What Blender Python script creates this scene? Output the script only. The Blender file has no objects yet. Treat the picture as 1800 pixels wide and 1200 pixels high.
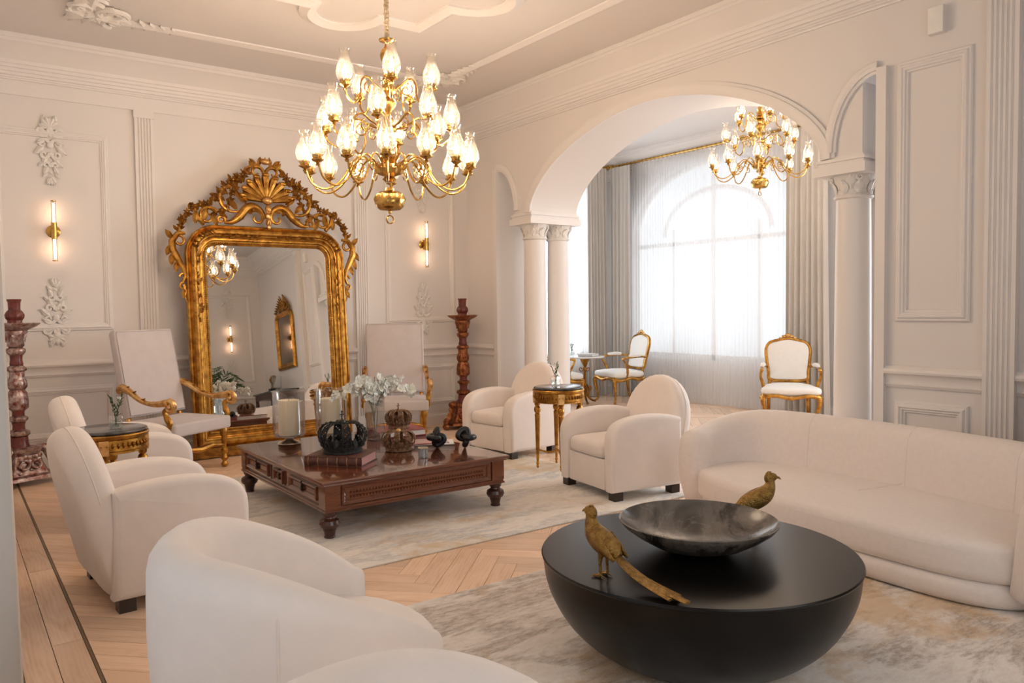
import bpy, math, random
from mathutils import Vector, Matrix
random.seed(7)
SC = bpy.context.scene
COL = SC.collection
PI = math.pi
rad = math.radians

# ------------------------------------------------------------------ camera
FPX = 1363.8                       # focal length in pixels of the 1800x1200 frame
CAM = Vector((0.0, 0.0, 1.4))
yaw, pitch, roll = rad(36.192), rad(-2.443), rad(-0.681)
fw = Vector((math.sin(yaw)*math.cos(pitch), math.cos(yaw)*math.cos(pitch), math.sin(pitch)))
r0 = Vector((math.cos(yaw), -math.sin(yaw), 0))
u0 = r0.cross(fw)
rr = math.cos(roll)*r0 + math.sin(roll)*u0
uu = -math.sin(roll)*r0 + math.cos(roll)*u0
cd = bpy.data.cameras.new('camera'); cam = bpy.data.objects.new('camera', cd); COL.objects.link(cam)
cd.sensor_width = 36; cd.lens = FPX/1800*36; cd.clip_start = .05; cd.clip_end = 100
M = Matrix((rr, uu, -fw)).transposed().to_4x4(); M.translation = CAM
cam.matrix_world = M
SC.camera = cam

# ------------------------------------------------------------------ world, daylight, exposure
vs = SC.view_settings
vs.view_transform = 'Standard'; vs.look = 'None'; vs.gamma = 1; vs.use_curve_mapping = False
vs.exposure = 0.02
SC.cycles.max_bounces = 5; SC.cycles.diffuse_bounces = 4; SC.cycles.glossy_bounces = 3; SC.cycles.transmission_bounces = 3
wd = bpy.data.worlds.new('overcast_sky'); SC.world = wd; wd.use_nodes = True
bg = wd.node_tree.nodes['Background']
bg.inputs[0].default_value = (.90, .95, 1, 1); bg.inputs[1].default_value = 1.1

def area(name, loc, rot, sx, sy, power, col):
    l = bpy.data.lights.new(name, 'AREA'); l.shape = 'RECTANGLE'; l.size = sx; l.size_y = sy
    l.energy = power; l.color = col
    o = bpy.data.objects.new(name, l); COL.objects.link(o); o.location = loc; o.rotation_euler = rot
    return o
DAY = (.88, .94, 1)
# overcast daylight entering through the windows, plus an added front fill (each light stands outside its window opening)
area('daylight_annex_east', (9.25, 7.25, 2.0), (0, PI/2, 0), 2.9, 3.0, 30, DAY)
area('daylight_annex_east_b', (9.25, 2.9, 2.0), (0, PI/2, 0), 2.9, 2.6, 270, DAY)
area('daylight_annex_north', (7.2, 9.75, 2.0), (-PI/2, 0, 0), 2.2, 2.9, 120, DAY)
area('daylight_bay_west', (-.95, 1.55, 1.9), (0, -PI/2, 0), 2.8, 2.9, 7, DAY)
area('added_fill_front', (2.25, -.75, 1.8), (PI/2, 0, 0), 2.6, 2.4, 45, (1, .93, .87))  # warm fill added behind an invented front window to brighten the seating

# ------------------------------------------------------------------ geometry helpers: every geom is (verts, faces)
def join(*gs):
    V, F = [], []
    for g in gs:
        n = len(V); V += [tuple(v) for v in g[0]]; F += [tuple(i+n for i in f) for f in g[1]]
    return V, F
def xf(g, M):
    return [tuple(M @ Vector(v)) for v in g[0]], g[1]
def mv(g, x=0, y=0, z=0):
    return [(v[0]+x, v[1]+y, v[2]+z) for v in g[0]], g[1]
def rz(g, a): return xf(g, Matrix.Rotation(a, 4, 'Z'))
def rx(g, a): return xf(g, Matrix.Rotation(a, 4, 'X'))
def ry(g, a): return xf(g, Matrix.Rotation(a, 4, 'Y'))
def sc(g, x, y, z):
    f = g[1] if x*y*z > 0 else [tuple(reversed(q)) for q in g[1]]
    return [(v[0]*x, v[1]*y, v[2]*z) for v in g[0]], f
def box(x0, x1, y0, y1, z0, z1):
    v = [(x, y, z) for z in (z0, z1) for y in (y0, y1) for x in (x0, x1)]
    return v, [(0, 2, 3, 1), (4, 5, 7, 6), (0, 1, 5, 4), (2, 6, 7, 3), (0, 4, 6, 2), (1, 3, 7, 5)]
def cbox(cx, cy, cz, sx, sy, sz):
    return box(cx-sx/2, cx+sx/2, cy-sy/2, cy+sy/2, cz-sz/2, cz+sz/2)
def lathe(prof, n=24, flute=0, fr=(0, 0)):
    """prof: (radius, z) from bottom to top; flute = lobes, fr = z-range the lobes act in (depth as share)"""
    V, F = [], []
    for r, z in prof:
        for k in range(n):
            a = 2*PI*k/n; q = r
            if flute and fr[0] <= z <= fr[1]: q = r*(1+.07*math.cos(flute*a))
            V.append((q*math.cos(a), q*math.sin(a), z))
    m = len(prof)
    for i in range(m-1):
        for k in range(n):
            a, b = i*n+k, i*n+(k+1) % n
            F.append((a, b, b+n, a+n))
    if prof[0][0] > 1e-5: F.append(tuple(range(n-1, -1, -1)))
    if prof[-1][0] > 1e-5: F.append(tuple((m-1)*n+k for k in range(n)))
    return V, F
def tube(pts, rads, n=8, closed=False, flat=1.0, cap=True):
    """sweep a circle along pts; rads number or list"""
    P = [Vector(p) for p in pts]; m = len(P)
    if not hasattr(rads, '__len__'): rads = [rads]*m
    T = []
    for i in range(m):
        if closed: t = P[(i+1) % m]-P[i-1]
        else: t = P[min(i+1, m-1)]-P[max(i-1, 0)]
        T.append(t.normalized() if t.length > 1e-9 else Vector((0, 0, 1)))
    up = Vector((0, 0, 1)) if abs(T[0].z) < .9 else Vector((0, 1, 0))
    N = (up - T[0]*up.dot(T[0])).normalized()
    V, F = [], []
    for i in range(m):
        N = (N - T[i]*N.dot(T[i])); N = N.normalized() if N.length > 1e-6 else T[i].orthogonal().normalized()
        B = T[i].cross(N)
        for k in range(n):
            a = 2*PI*k/n
            V.append(tuple(P[i] + rads[i]*(math.cos(a)*N*flat + math.sin(a)*B)))
    for i in range(m if closed else m-1):
        j = (i+1) % m
        for k in range(n):
            l = (k+1) % n
            F.append((i*n+k, i*n+l, j*n+l, j*n+k))
    if not closed and cap:
        F.append(tuple(range(n-1, -1, -1))); F.append(tuple((m-1)*n+k for k in range(n)))
    return V, F
def spl(pts, n=6, closed=False):
    """catmull-rom through points"""
    P = [Vector(p) for p in pts]; m = len(P); out = []
    rng = range(m if closed else m-1)
    for i in rng:
        if closed: a, b, c, d = P[i-1], P[i], P[(i+1) % m], P[(i+2) % m]
        else: a, b, c, d = P[max(i-1, 0)], P[i], P[i+1], P[min(i+2, m-1)]
        for k in range(n):
            t = k/n
            out.append(.5*((2*b)+(c-a)*t+(2*a-5*b+4*c-d)*t*t+(3*b-a-3*c+d)*t**3))
    if not closed: out.append(P[-1])
    return out
def lin(a, b, n): return [a+(b-a)*i/(n-1) for i in range(n)]
def outoff(pts, d):
    """inset a CCW 2-D outline by d"""
    n = len(pts); out = []
    for i in range(n):
        a, b, c = Vector(pts[i-1]), Vector(pts[i]), Vector(pts[(i+1) % n])
        e1 = (b-a); e2 = (c-b)
        n1 = Vector((-e1.y, e1.x)).normalized() if e1.length > 1e-9 else Vector((0, 0))
        n2 = Vector((-e2.y, e2.x)).normalized() if e2.length > 1e-9 else n1
        m = n1+n2
        m = m.normalized() if m.length > 1e-6 else n1
        k = 1/max(.5, m.dot(n1))
        out.append((b.x+m.x*d*k, b.y+m.y*d*k))
    return out
def rslab(pts, z0, z1, r=.02, n=4, dome=0, rb=None):
    """outline (CCW) extruded z0..z1 with rounded top and bottom edges, optional crowned top"""
    rb = r if rb is None else rb
    rings = []
    for k in range(n+1):
        a = PI/2*k/n
        if rb > 0: rings.append((rb*(1-math.sin(a)), z0+rb*(1-math.cos(a))))
    if rb <= 0: rings = [(0, z0)]
    for k in range(n+1):
        a = PI/2*k/n
        if r > 0: rings.append((r*(1-math.cos(a)), z1-r*(1-math.sin(a))))
    if r <= 0: rings.append((0, z1))
    V, F = [], []; m = len(pts)
    for d, z in rings:
        V += [(x, y, z) for x, y in (outoff(pts, d) if d > 1e-6 else pts)]
    cx = sum(p[0] for p in pts)/m; cy = sum(p[1] for p in pts)/m
    nr = len(rings)
    if dome:
        top = outoff(pts, r) if r > 0 else pts
        for s in (.82, .6, .34, .1):
            V += [(cx+(x-cx)*s, cy+(y-cy)*s, z1+dome*(1-s*s)) for x, y in top]; nr += 1
    for i in range(nr-1):
        for k in range(m):
            l = (k+1) % m
            F.append((i*m+k, i*m+l, (i+1)*m+l, (i+1)*m+k))
    F.append(tuple(range(m-1, -1, -1))); F.append(tuple((nr-1)*m+k for k in range(m)))
    return V, F
def rrect(x0, x1, y0, y1, r, n=5):
    P = []
    for cx, cy, a0 in ((x1-r, y1-r, 0), (x0+r, y1-r, 90), (x0+r, y0+r, 180), (x1-r, y0+r, 270)):
        for k in range(n+1):
            a = rad(a0+90*k/n); P.append((cx+r*math.cos(a), cy+r*math.sin(a)))
    return P
def rbox(x0, x1, y0, y1, z0, z1, r=.02, rv=None, n=4, dome=0):
    return rslab(rrect(x0, x1, y0, y1, rv or r, n), z0, z1, r, n, dome)
def ball(x, y, z, r, sx=1, sy=1, sz=1, n=10, m=7):
    pr = [(r*math.sin(PI*k/m)+(1e-6 if k in (0, m) else 0), -r*math.cos(PI*k/m)) for k in range(m+1)]
    return mv(sc(lathe(pr, n), sx, sy, sz), x, y, z)
def sweep(prof, path, closed=False, nrm=None, upv=None):
    """sweep an open/closed 2-D profile (a: along nrm, b: along up) along path with mitred corners.
    nrm/upv: functions or fixed; here 'nrm' fixed vector, 'b' = in-plane left of travel"""
    P = [Vector(p) for p in path]; m = len(P); N = Vector(nrm).normalized()
    V, F = [], []; k = len(prof)
    for i in range(m):
        a = P[i-1] if (closed or i > 0) else None
        c = P[(i+1) % m] if (closed or i < m-1) else None
        d1 = (P[i]-a).normalized() if a is not None else None
        d2 = (c-P[i]).normalized() if c is not None else None
        if d1 is None: d1 = d2
        if d2 is None: d2 = d1
        l1, l2 = N.cross(d1), N.cross(d2)
        l = (l1+l2).normalized(); s = 1/max(.3, l.dot(l1))
        for (pa, pb) in prof:
            V.append(tuple(P[i] + N*pa + l*pb*s))
    for i in range(m if closed else m-1):
        j = (i+1) % m
        for q in range(k):
            w = (q+1) % k
            F.append((i*k+q, j*k+q, j*k+w, i*k+w))
    if not closed:
        F.append(tuple(range(k))); F.append(tuple((m-1)*k+q for q in range(k-1, -1, -1)))
    return V, F
def frame_x(x0, x1, z0, z1, prof, y):          # rectangular moulding on a wall facing -Y (back wall)
    return sweep(prof, [(x0, y, z0), (x1, y, z0), (x1, y, z1), (x0, y, z1)], True, (0, -1, 0))
def frame_y(y0, y1, z0, z1, prof, x):          # rectangular moulding on a wall facing -X (right wall)
    return sweep(prof, [(x, y0, z0), (x, y0, z1), (x, y1, z1), (x, y1, z0)], True, (-1, 0, 0))
def spiral(cx, cz, r0, r1, a0, a1, n=18):
    return [(cx+(r0+(r1-r0)*i/(n-1))*math.cos(rad(a0+(a1-a0)*i/(n-1))), 0,
             cz+(r0+(r1-r0)*i/(n-1))*math.sin(rad(a0+(a1-a0)*i/(n-1)))) for i in range(n)]
def leafg(l, w, t=.006, curl=.0, n=5):
    """pointed carved leaf lying along +z in the xz plane, facing -y"""
    V, F = [], []
    for i in range(n+1):
        s = i/n; ww = w*math.sin(PI*min(1, s*.86+.1))*(1 if i < n else .05)
        y = -curl*s*s
        V += [(-ww/2, y+t*.2, l*s), (0, y-t, l*s), (ww/2, y+t*.2, l*s), (0, y+t, l*s)]
    for i in range(n):
        for k in range(4):
            a, b = i*4+k, i*4+(k+1) % 4
            F.append((a, b, b+4, a+4))
    F.append((3, 2, 1, 0)); F.append(tuple(n*4+k for k in range(4)))
    return V, F
def place2(g, x, z, ang, y=0, s=1):
    """put a leaf-like geom (along +z) at x,z turned by ang degrees (0 = up, + = towards -x)"""
    return xf(g, Matrix.Translation((x, y, z)) @ Matrix.Rotation(rad(-ang), 4, 'Y') @ Matrix.Scale(s, 4))
def mirx(g): return join(g, sc(g, -1, 1, 1))

# ------------------------------------------------------------------ objects
MESHES = {}
def mesh_of(name, g, smooth=True, sharp=35):
    me = bpy.data.meshes.new(name); me.from_pydata(g[0], [], g[1])
    me.validate(); me.update()
    if smooth:
        me.polygons.foreach_set('use_smooth', [True]*len(me.polygons))
        if sharp: 
            try: me.set_sharp_from_angle(angle=rad(sharp))
            except Exception: pass
    return me
def O(name, g, m, parent=None, smooth=True, sharp=35, **props):
    me = g if isinstance(g, bpy.types.Mesh) else mesh_of(name, g, smooth, sharp)
    if m is not None and not len(me.materials): me.materials.append(m)
    o = bpy.data.objects.new(name, me); COL.objects.link(o)
    if parent is not None: o.parent = parent
    for k, v in props.items(): o[k] = v
    return o
def T(name, label, cat, loc=(0, 0, 0), rot=0, group=None, parent=None):
    o = bpy.data.objects.new(name, None); COL.objects.link(o)
    o.empty_display_size = .1
    o.location = loc; o.rotation_euler = (0, 0, rot)
    o['label'] = label; o['category'] = cat
    if group: o['group'] = group
    return o
def ST(name, g, m, label=None, parent=None, smooth=False, sharp=35):
    o = O(name, g, m, parent, smooth, sharp)
    if parent is None:
        o['kind'] = 'structure'
        if label: o['label'] = label
    return o
def tag(o, label, cat, group=None):
    o['label'] = label; o['category'] = cat
    if group: o['group'] = group
    return o
def dup(root, loc, rot, label, group=None):
    def cp(o, par):
        c = o.copy(); COL.objects.link(c)
        if par is not None: c.parent = par
        for ch in o.children: cp(ch, c)
        return c
    r = cp(root, None); r.location = loc; r.rotation_euler = (0, 0, rot)
    r['label'] = label
    if group: r['group'] = group
    return r

# ------------------------------------------------------------------ materials
def newmat(name):
    m = bpy.data.materials.new(name); m.use_nodes = True
    nt = m.node_tree; b = nt.nodes['Principled BSDF']
    return m, nt, b
def N(nt, t, **k):
    n = nt.nodes.new(t)
    for a, v in k.items():
        if a in n.inputs: n.inputs[a].default_value = v
        else: setattr(n, a, v)
    return n
def ramp(nt, fac, stops):
    r = N(nt, 'ShaderNodeValToRGB'); e = r.color_ramp.elements
    while len(e) < len(stops): e.new(.5)
    for q, (p, c) in zip(e, stops):
        q.position = p; q.color = (*c, 1)
    nt.links.new(fac, r.inputs[0]); return r
def mat(name, col, rough=.5, metal=0, var=0, scale=6, col2=None, bump=0, bscale=60, coat=0, sheen=0, coord='Object', spec=None, stretch=(1, 1, 1), det=4):
    m, nt, b = newmat(name)
    b.inputs['Base Color'].default_value = (*col, 1)
    b.inputs['Roughness'].default_value = rough; b.inputs['Metallic'].default_value = metal
    if coat: b.inputs['Coat Weight'].default_value = coat; b.inputs['Coat Roughness'].default_value = .08
    if sheen: b.inputs['Sheen Weight'].default_value = sheen; b.inputs['Sheen Roughness'].default_value = .5
    if spec is not None: b.inputs['Specular IOR Level'].default_value = spec
    tc = N(nt, 'ShaderNodeTexCoord'); mp = N(nt, 'ShaderNodeMapping'); mp.inputs['Scale'].default_value = stretch
    nt.links.new(tc.outputs[coord], mp.inputs[0])
    if var or col2:
        c2 = col2 or tuple(max(0, c*(1-var)) for c in col)
        n = N(nt, 'ShaderNodeTexNoise', Scale=scale, Detail=det, Roughness=.6)
        nt.links.new(mp.outputs[0], n.inputs['Vector'])
        r = ramp(nt, n.outputs['Fac'], [(.35, col), (.65, c2)])
        nt.links.new(r.outputs[0], b.inputs['Base Color'])
    if bump:
        n2 = N(nt, 'ShaderNodeTexNoise', Scale=bscale, Detail=3)
        nt.links.new(mp.outputs[0], n2.inputs['Vector'])
        bp = N(nt, 'ShaderNodeBump', Strength=bump, Distance=.01)
        nt.links.new(n2.outputs['Fac'], bp.inputs['Height']); nt.links.new(bp.outputs[0], b.inputs['Normal'])
    return m
def emis(name, col, s):
    m, nt, b = newmat(name)
    b.inputs['Base Color'].default_value = (*col, 1)
    b.inputs['Emission Color'].default_value = (*col, 1); b.inputs['Emission Strength'].default_value = s
    return m
def clear(name, tint=(1, 1, 1), gl=.12, rough=.03, milky=0, frost=None):
    """thin clear glass: mostly transparent with fresnel gloss; optional milky etched share"""
    m, nt, b = newmat(name); nt.nodes.remove(b)
    out = nt.nodes['Material Output']
    tr = N(nt, 'ShaderNodeBsdfTransparent'); tr.inputs[0].default_value = (*tint, 1)
    g = N(nt, 'ShaderNodeBsdfGlossy', Roughness=rough)
    fr = N(nt, 'ShaderNodeLayerWeight', Blend=.25)
    ma = N(nt, 'ShaderNodeMath', operation='MULTIPLY_ADD'); ma.inputs[1].default_value = .75; ma.inputs[2].default_value = gl*.4
    nt.links.new(fr.outputs['Facing'], ma.inputs[0])
    mx = N(nt, 'ShaderNodeMixShader'); nt.links.new(ma.outputs[0], mx.inputs[0])
    nt.links.new(tr.outputs[0], mx.inputs[1]); nt.links.new(g.outputs[0], mx.inputs[2])
    last = mx
    if milky:
        d = N(nt, 'ShaderNodeBsdfTranslucent'); d.inputs[0].default_value = (1, .97, .92, 1)
        m2 = N(nt, 'ShaderNodeMixShader'); m2.inputs[0].default_value = milky
        if frost:
            tc = N(nt, 'ShaderNodeTexCoord'); n = N(nt, 'ShaderNodeTexVoronoi', Scale=frost); n.feature = 'DISTANCE_TO_EDGE'
            nt.links.new(tc.outputs['Object'], n.inputs['Vector'])
            r = ramp(nt, n.outputs[0], [(.02, (milky*2.2,)*3), (.18, (milky*.6,)*3)])
            nt.links.new(r.outputs[0], m2.inputs[0])
        nt.links.new(mx.outputs[0], m2.inputs[1]); nt.links.new(d.outputs[0], m2.inputs[2]); last = m2
    nt.links.new(last.outputs[0], out.inputs[0])
    return m

PAINT = mat('wall_paint', (.76, .725, .70), .55)
CEILP = mat('ceiling_paint', (.72, .685, .66), .6)
TRIMP = mat('trim_paint', (.79, .755, .73), .45)
PLAST = mat('plaster_relief', (.80, .77, .73), .6, var=.06, scale=30)
CREAM = mat('cream_boucle', (.88, .80, .75), .85, var=.04, scale=40, bump=.25, bscale=420, sheen=.25)
CREAM2 = mat('cream_velvet', (.87, .79, .735), .8, var=.04, scale=8, bump=.06, bscale=300, sheen=.3)
LINEN = mat('pale_mauve_linen', (.60, .545, .535), .85, var=.05, scale=10, bump=.12, bscale=500, sheen=.2)
SILK = mat('white_upholstery', (.86, .84, .80), .7, var=.03, scale=20, bump=.05, bscale=300)
GOLD = mat('gilded_wood', (.64, .34, .07), .34, 1, col2=(.28, .12, .025), scale=14, bump=.25, bscale=70)
GOLD_D = mat('dark_gilding', (.42, .20, .04), .42, 1, col2=(.20, .085, .02), scale=22, bump=.45, bscale=120)
GOLD_L = mat('pale_gilding', (.86, .56, .24), .33, 1, col2=(.55, .28, .08), scale=18, bump=.2, bscale=80)
BRASS = mat('polished_brass', (.66, .41, .12), .22, 1, col2=(.42, .24, .06), scale=9)
BRONZE = mat('aged_brass', (.42, .26, .08), .42, 1, col2=(.23, .13, .04), scale=45, bump=.7, bscale=190)
DARKFOOT = mat('dark_wood_foot', (.035, .022, .015), .35)
SILVER = mat('silver_leaf_worn', (.62, .54, .50), .4, .85, col2=(.25, .08, .05), scale=30, bump=.4, bscale=90)
REDWOOD = mat('red_brown_bole', (.20, .035, .022), .38, .1, col2=(.10, .018, .012), scale=22, bump=.3, bscale=80, coat=.3)
SILRED = mat('silver_over_red', (.60, .50, .46), .38, .8, col2=(.22, .05, .035), scale=20, bump=.6, bscale=70)
REDGOLD = mat('red_gilded_carving', (.42, .17, .06), .36, .75, col2=(.16, .035, .02), scale=26, bump=.5, bscale=80)
ROUNDBLK = mat('dark_bronze_lacquer', (.004, .003, .0025), .30, 0, var=.3, scale=3, spec=.3)
BLACKM = mat('black_ceramic', (.012, .012, .012), .3)
IRON = mat('blackened_metal', (.055, .055, .055), .48, .7, col2=(.02, .02, .02), scale=40, bump=.5, bscale=150)
FILI = mat('antique_filigree', (.45, .29, .18), .36, 1, col2=(.17, .09, .05), scale=50, bump=.8, bscale=220)
WAX = mat('ivory_wax', (.92, .85, .66), .5, spec=.3)
PEWTER = mat('pewter_foot', (.48, .43, .36), .3, 1)
GLASS = clear('clear_glass', (.98, .98, .98), .12)
SHADE = clear('etched_lamp_glass', (1, .985, .95), .12, .05, milky=.012, frost=55)
STEMG = mat('leaf_green', (.045, .11, .03), .5, var=.4, scale=12)
PETAL = mat('white_petal', (.88, .88, .83), .6, col2=(.82, .84, .74), scale=30)
MIRROR = mat('silvered_mirror', (.90, .89, .87), .012, 1)
CURT = mat('grey_beige_curtain', (.60, .565, .52), .85, var=.05, scale=3, bump=.08, bscale=200)
PAPER = mat('white_paper', (.80, .77, .72), .7)
SUBF = mat('subfloor', (.16, .09, .05), .7)
BULB = emis('warm_bulb', (1, .765, .565), 202)
BULB2 = emis('warm_bulb_dim', (1, .78, .60), 95)
ROD_E = emis('warm_filament_rod', (1, .62, .38), 20)
# ================================================================== ROOM SHELL
XL, XR, YB, YF, ZC = .12, 5.27, 8.12, -.25, 3.785      # main room
XA, XE, YN, YS = 5.93, 8.80, 9.30, 1.0                 # annex behind the arches

# ---- walls
wall_back = ST('wall_back', box(XL-.3, XA, YB, YB+.2, 0, ZC+.1), PAINT, 'panelled white wall behind the tall gilt mirror')
wall_front = ST('wall_front', join(box(-.9, .95, YF-.2, YF, 0, ZC+.1), box(3.55, XR+.3, YF-.2, YF, 0, ZC+.1), box(.95, 3.55, YF-.2, YF, 0, .6), box(.95, 3.55, YF-.2, YF, 3.0, ZC+.1)), PAINT, 'white panelled wall opposite the tall mirror')
wl = join(box(XL-.2, XL, 3.4, YB, 0, ZC+.1), box(XL-.2, XL, YF, 3.4, 3.2, ZC+.1),
          box(-.8, XL, 3.4, 3.6, 0, 3.4), box(-.8, -.6, YF, .1, 0, 3.4), box(-.8, -.6, 3.05, 3.4, 0, 3.4),
          box(-.8, -.6, .1, 3.05, 0, .3), box(-.8, -.6, .1, 3.05, 3.0, 3.4), box(-.8, XL, YF, 3.4, 3.2, 3.4))
wall_left = ST('wall_left', wl, PAINT, 'white wall with the window bay beside the camera')
def win_frame(y0, y1, z0, z1, x, nv, nh):
    g = [box(x-.03, x+.03, y0, y0+.07, z0, z1), box(x-.03, x+.03, y1-.07, y1, z0, z1), box(x-.03, x+.03, y0, y1, z0, z0+.07), box(x-.03, x+.03, y0, y1, z1-.07, z1)]
    for i in range(1, nv): g.append(cbox(x, y0+(y1-y0)*i/nv, (z0+z1)/2, .05, .05, z1-z0))
    for i in range(1, nh): g.append(cbox(x, (y0+y1)/2, z0+(z1-z0)*i/nh, .05, y1-y0, .04))
    return join(*g)
w3 = ST('window_3', win_frame(.1, 3.05, .3, 3.0, -.7, 3, 3), TRIMP, 'white framed bay window left of the camera')
O('window_pane', box(-.705, -.700, .1, 3.05, .3, 3.0), GLASS, w3, False)

g5 = rz(win_frame(-3.55, -.95, .6, 3.0, 0, 2, 2), PI/2)  # unseen window, added as an opening for the front fill light
w5 = ST('added_window_5', mv(g5, 0, YF-.1, 0), TRIMP, 'added, unseen white framed window behind the camera for fill light')
O('window_pane', box(.95, 3.55, YF-.105, YF-.1, .6, 3.0), GLASS, w5, False)
ARC_C, ARC_A, ARC_B, ARC_Z = 5.055, 1.77, .84, 2.43
Y_J0, Y_J1 = 2.87, 7.43         # jambs of the whole opening
IMP = ((2.99, 3.30), (6.81, 7.12))
def arc_z(y):
    t = min(1, abs(y-ARC_C)/ARC_A); return ARC_Z + ARC_B*(1-t**1.8)**(1/1.8)
def side_z(y):
    d = (Y_J1-y) if y > ARC_C else (y-Y_J0)
    return 2.50+.50*math.sqrt(max(0, 1-(d/.33)**2))
def zlow(y):
    if y < IMP[0][0]+1e-6 or y > IMP[1][1]-1e-6: return side_z(y)
    if y < IMP[0][1]-1e-6 or y > IMP[1][0]+1e-6: return 2.46
    return arc_z(y)
def strip(xa, xb, segs, ztop):
    """wall strip between xa and xb over a list of (y, z) lower boundary points"""
    V, F = [], []
    for y, z in segs:
        V += [(xa, y, z), (xb, y, z), (xb, y, ztop), (xa, y, ztop)]
    for i in range(len(segs)-1):
        a, b = i*4, i*4+4
        F += [(a, a+1, b+1, b), (a+1, a+2, b+2, b+1), (a+2, a+3, b+3, b+2), (a+3, a, b, b+3)]
    F += [(3, 2, 1, 0), tuple(len(V)-4+k for k in range(4))]
    return V, F
segs = []
for i in range(13): y = lin(Y_J0, IMP[0][0], 13)[i]; segs.append((y, side_z(y)))
segs += [(IMP[0][0]+1e-4, 2.46), (IMP[0][1]-1e-4, 2.46)]
for k in range(65):
    a = PI-PI*k/64; y = ARC_C+ARC_A*math.cos(a)*.9915; segs.append((y, arc_z(y)))
segs += [(IMP[1][0]+1e-4, 2.46), (IMP[1][1]-1e-4, 2.46)]
for i in range(13): y = lin(IMP[1][1], Y_J1, 13)[i]; segs.append((y, side_z(y)))
wr = join(strip(XR, XA, segs, ZC+.1), box(XR, XA, YF, Y_J0, 0, ZC+.1), box(XR, XA, Y_J1, YB, 0, ZC+.1))
wall_right = ST('wall_right', wr, PAINT, 'white wall with the wide arched opening on columns', smooth=True)
# annex walls
W1C, W1A, W1Z0, W1Z1, W1B = 7.25, 1.52, .62, 2.55, .95
def w1z(y): return W1Z1+W1B*math.sqrt(max(0, 1-((y-W1C)/W1A)**2))
ws = [(W1C+W1A*math.cos(PI-PI*k/40), 0) for k in range(41)]; ws = [(y, w1z(y)) for y, _ in ws]
we = join(strip(XE, XE+.25, ws, ZC+.1), box(XE, XE+.25, W1C+W1A, YN, 0, ZC+.1), box(XE, XE+.25, 4.25, W1C-W1A, 0, ZC+.1),
          box(XE, XE+.25, W1C-W1A, W1C+W1A, 0, W1Z0), box(XE, XE+.25, 1.65, 4.25, 0, W1Z0), box(XE, XE+.25, 1.65, 4.25, 3.3, ZC+.1), box(XE, XE+.25, YS-.2, 1.65, 0, ZC+.1))
ST('wall_annex_east', we, PAINT, 'bright annex wall with the arched window', smooth=True)
wn = join(box(XA, 6.2, YN, YN+.25, 0, ZC+.1), box(8.3, XE+.25, YN, YN+.25, 0, ZC+.1), box(6.2, 8.3, YN, YN+.25, 0, W1Z0), box(6.2, 8.3, YN, YN+.25, 3.4, ZC+.1), box(XA-.2, XA, YB, YN+.25, 0, ZC+.1))
ST('wall_annex_north', wn, PAINT, 'annex end wall with a curtained window')
ST('wall_annex_south', box(XA, XE+.25, YS-.2, YS, 0, ZC+.1), PAINT, 'far end wall of the annex')
# window joinery
g = [box(XE+.08, XE+.14, W1C-W1A, W1C+W1A, W1Z0, W1Z0+.08), cbox(XE+.11, W1C, (W1Z0+W1Z1+W1B)/2, .06, .07, W1Z1+W1B-W1Z0),
     cbox(XE+.11, W1C, W1Z1-.22, .05, 2*W1A, .06)]
for k in (-1, 1): g += [cbox(XE+.11, W1C+k*.76, (W1Z0+W1Z1)/2, .05, .045, W1Z1-W1Z0), cbox(XE+.11, W1C+k*(W1A-.03), (W1Z0+W1Z1)/2, .06, .06, W1Z1-W1Z0)]
for s in (1., .62): g.append(tube([(XE+.11, W1C+W1A*s*math.cos(PI*k/30), W1Z1-.1+(W1B+.07)*s*math.sin(PI*k/30)) for k in range(31)], .035, 6))
w1 = ST('window_1', join(*g), TRIMP, 'tall arched annex window behind sheer curtains')
pane = [(XE+.125, y, z) for y, z in ws]; pane += [(XE+.125, W1C+W1A, W1Z0), (XE+.125, W1C-W1A, W1Z0)]
O('window_pane', (pane, [tuple(range(len(pane)))]), GLASS, w1, False)
g = [box(6.2, 8.3, YN+.08, YN+.14, W1Z0, W1Z0+.07), box(6.2, 8.3, YN+.08, YN+.14, 3.33, 3.4), box(6.2, 6.27, YN+.08, YN+.14, W1Z0, 3.4), box(8.23, 8.3, YN+.08, YN+.14, W1Z0, 3.4), cbox(7.25, YN+.11, 2, .06, .06, 2.78), cbox(7.25, YN+.11, 2.4, 2.1, .05, .05)]
w2 = ST('window_2', join(*g), TRIMP, 'annex end window behind grey curtains')
O('window_pane', box(6.2, 8.3, YN+.12, YN+.125, W1Z0, 3.4), GLASS, w2, False)
w4 = ST('window_4', win_frame(1.65, 4.25, W1Z0, 3.3, XE+.11, 2, 2), TRIMP, 'second annex window beyond the columns')
O('window_pane', box(XE+.12, XE+.125, 1.65, 4.25, W1Z0, 3.3), GLASS, w4, False)

# ---- ceiling
ceiling = ST('ceiling', join(box(XL-.2, XA, YF-.2, YB+.2, ZC, ZC+.12), box(XA, XE+.25, YS-.2, YN+.25, ZC, ZC+.12)), CEILP, 'white ceiling with moulded frames')
mp_ = [(0, -.05), (-.012, -.05), (-.018, -.03), (-.03, -.012), (-.034, 0), (-.03, .012), (-.018, .03), (-.012, .05), (0, .05)]
def ceilframe(x0, x1, y0, y1):
    return sweep(mp_, [(x0, y0, ZC), (x1, y0, ZC), (x1, y1, ZC), (x0, y1, ZC)], True, (0, 0, 1))
O('ceiling_moulding', ceilframe(1.0, 4.30, 3.05, 7.07), TRIMP, ceiling, True, 30)
O('ceiling_moulding', ceilframe(1.0, 4.30, .55, 1.75), TRIMP, ceiling, True, 30)
# beam between the two bays
ST('trim_7', box(XL, XR, 2.0, 2.16, 3.60, ZC), TRIMP, 'shallow ceiling beam')
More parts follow.
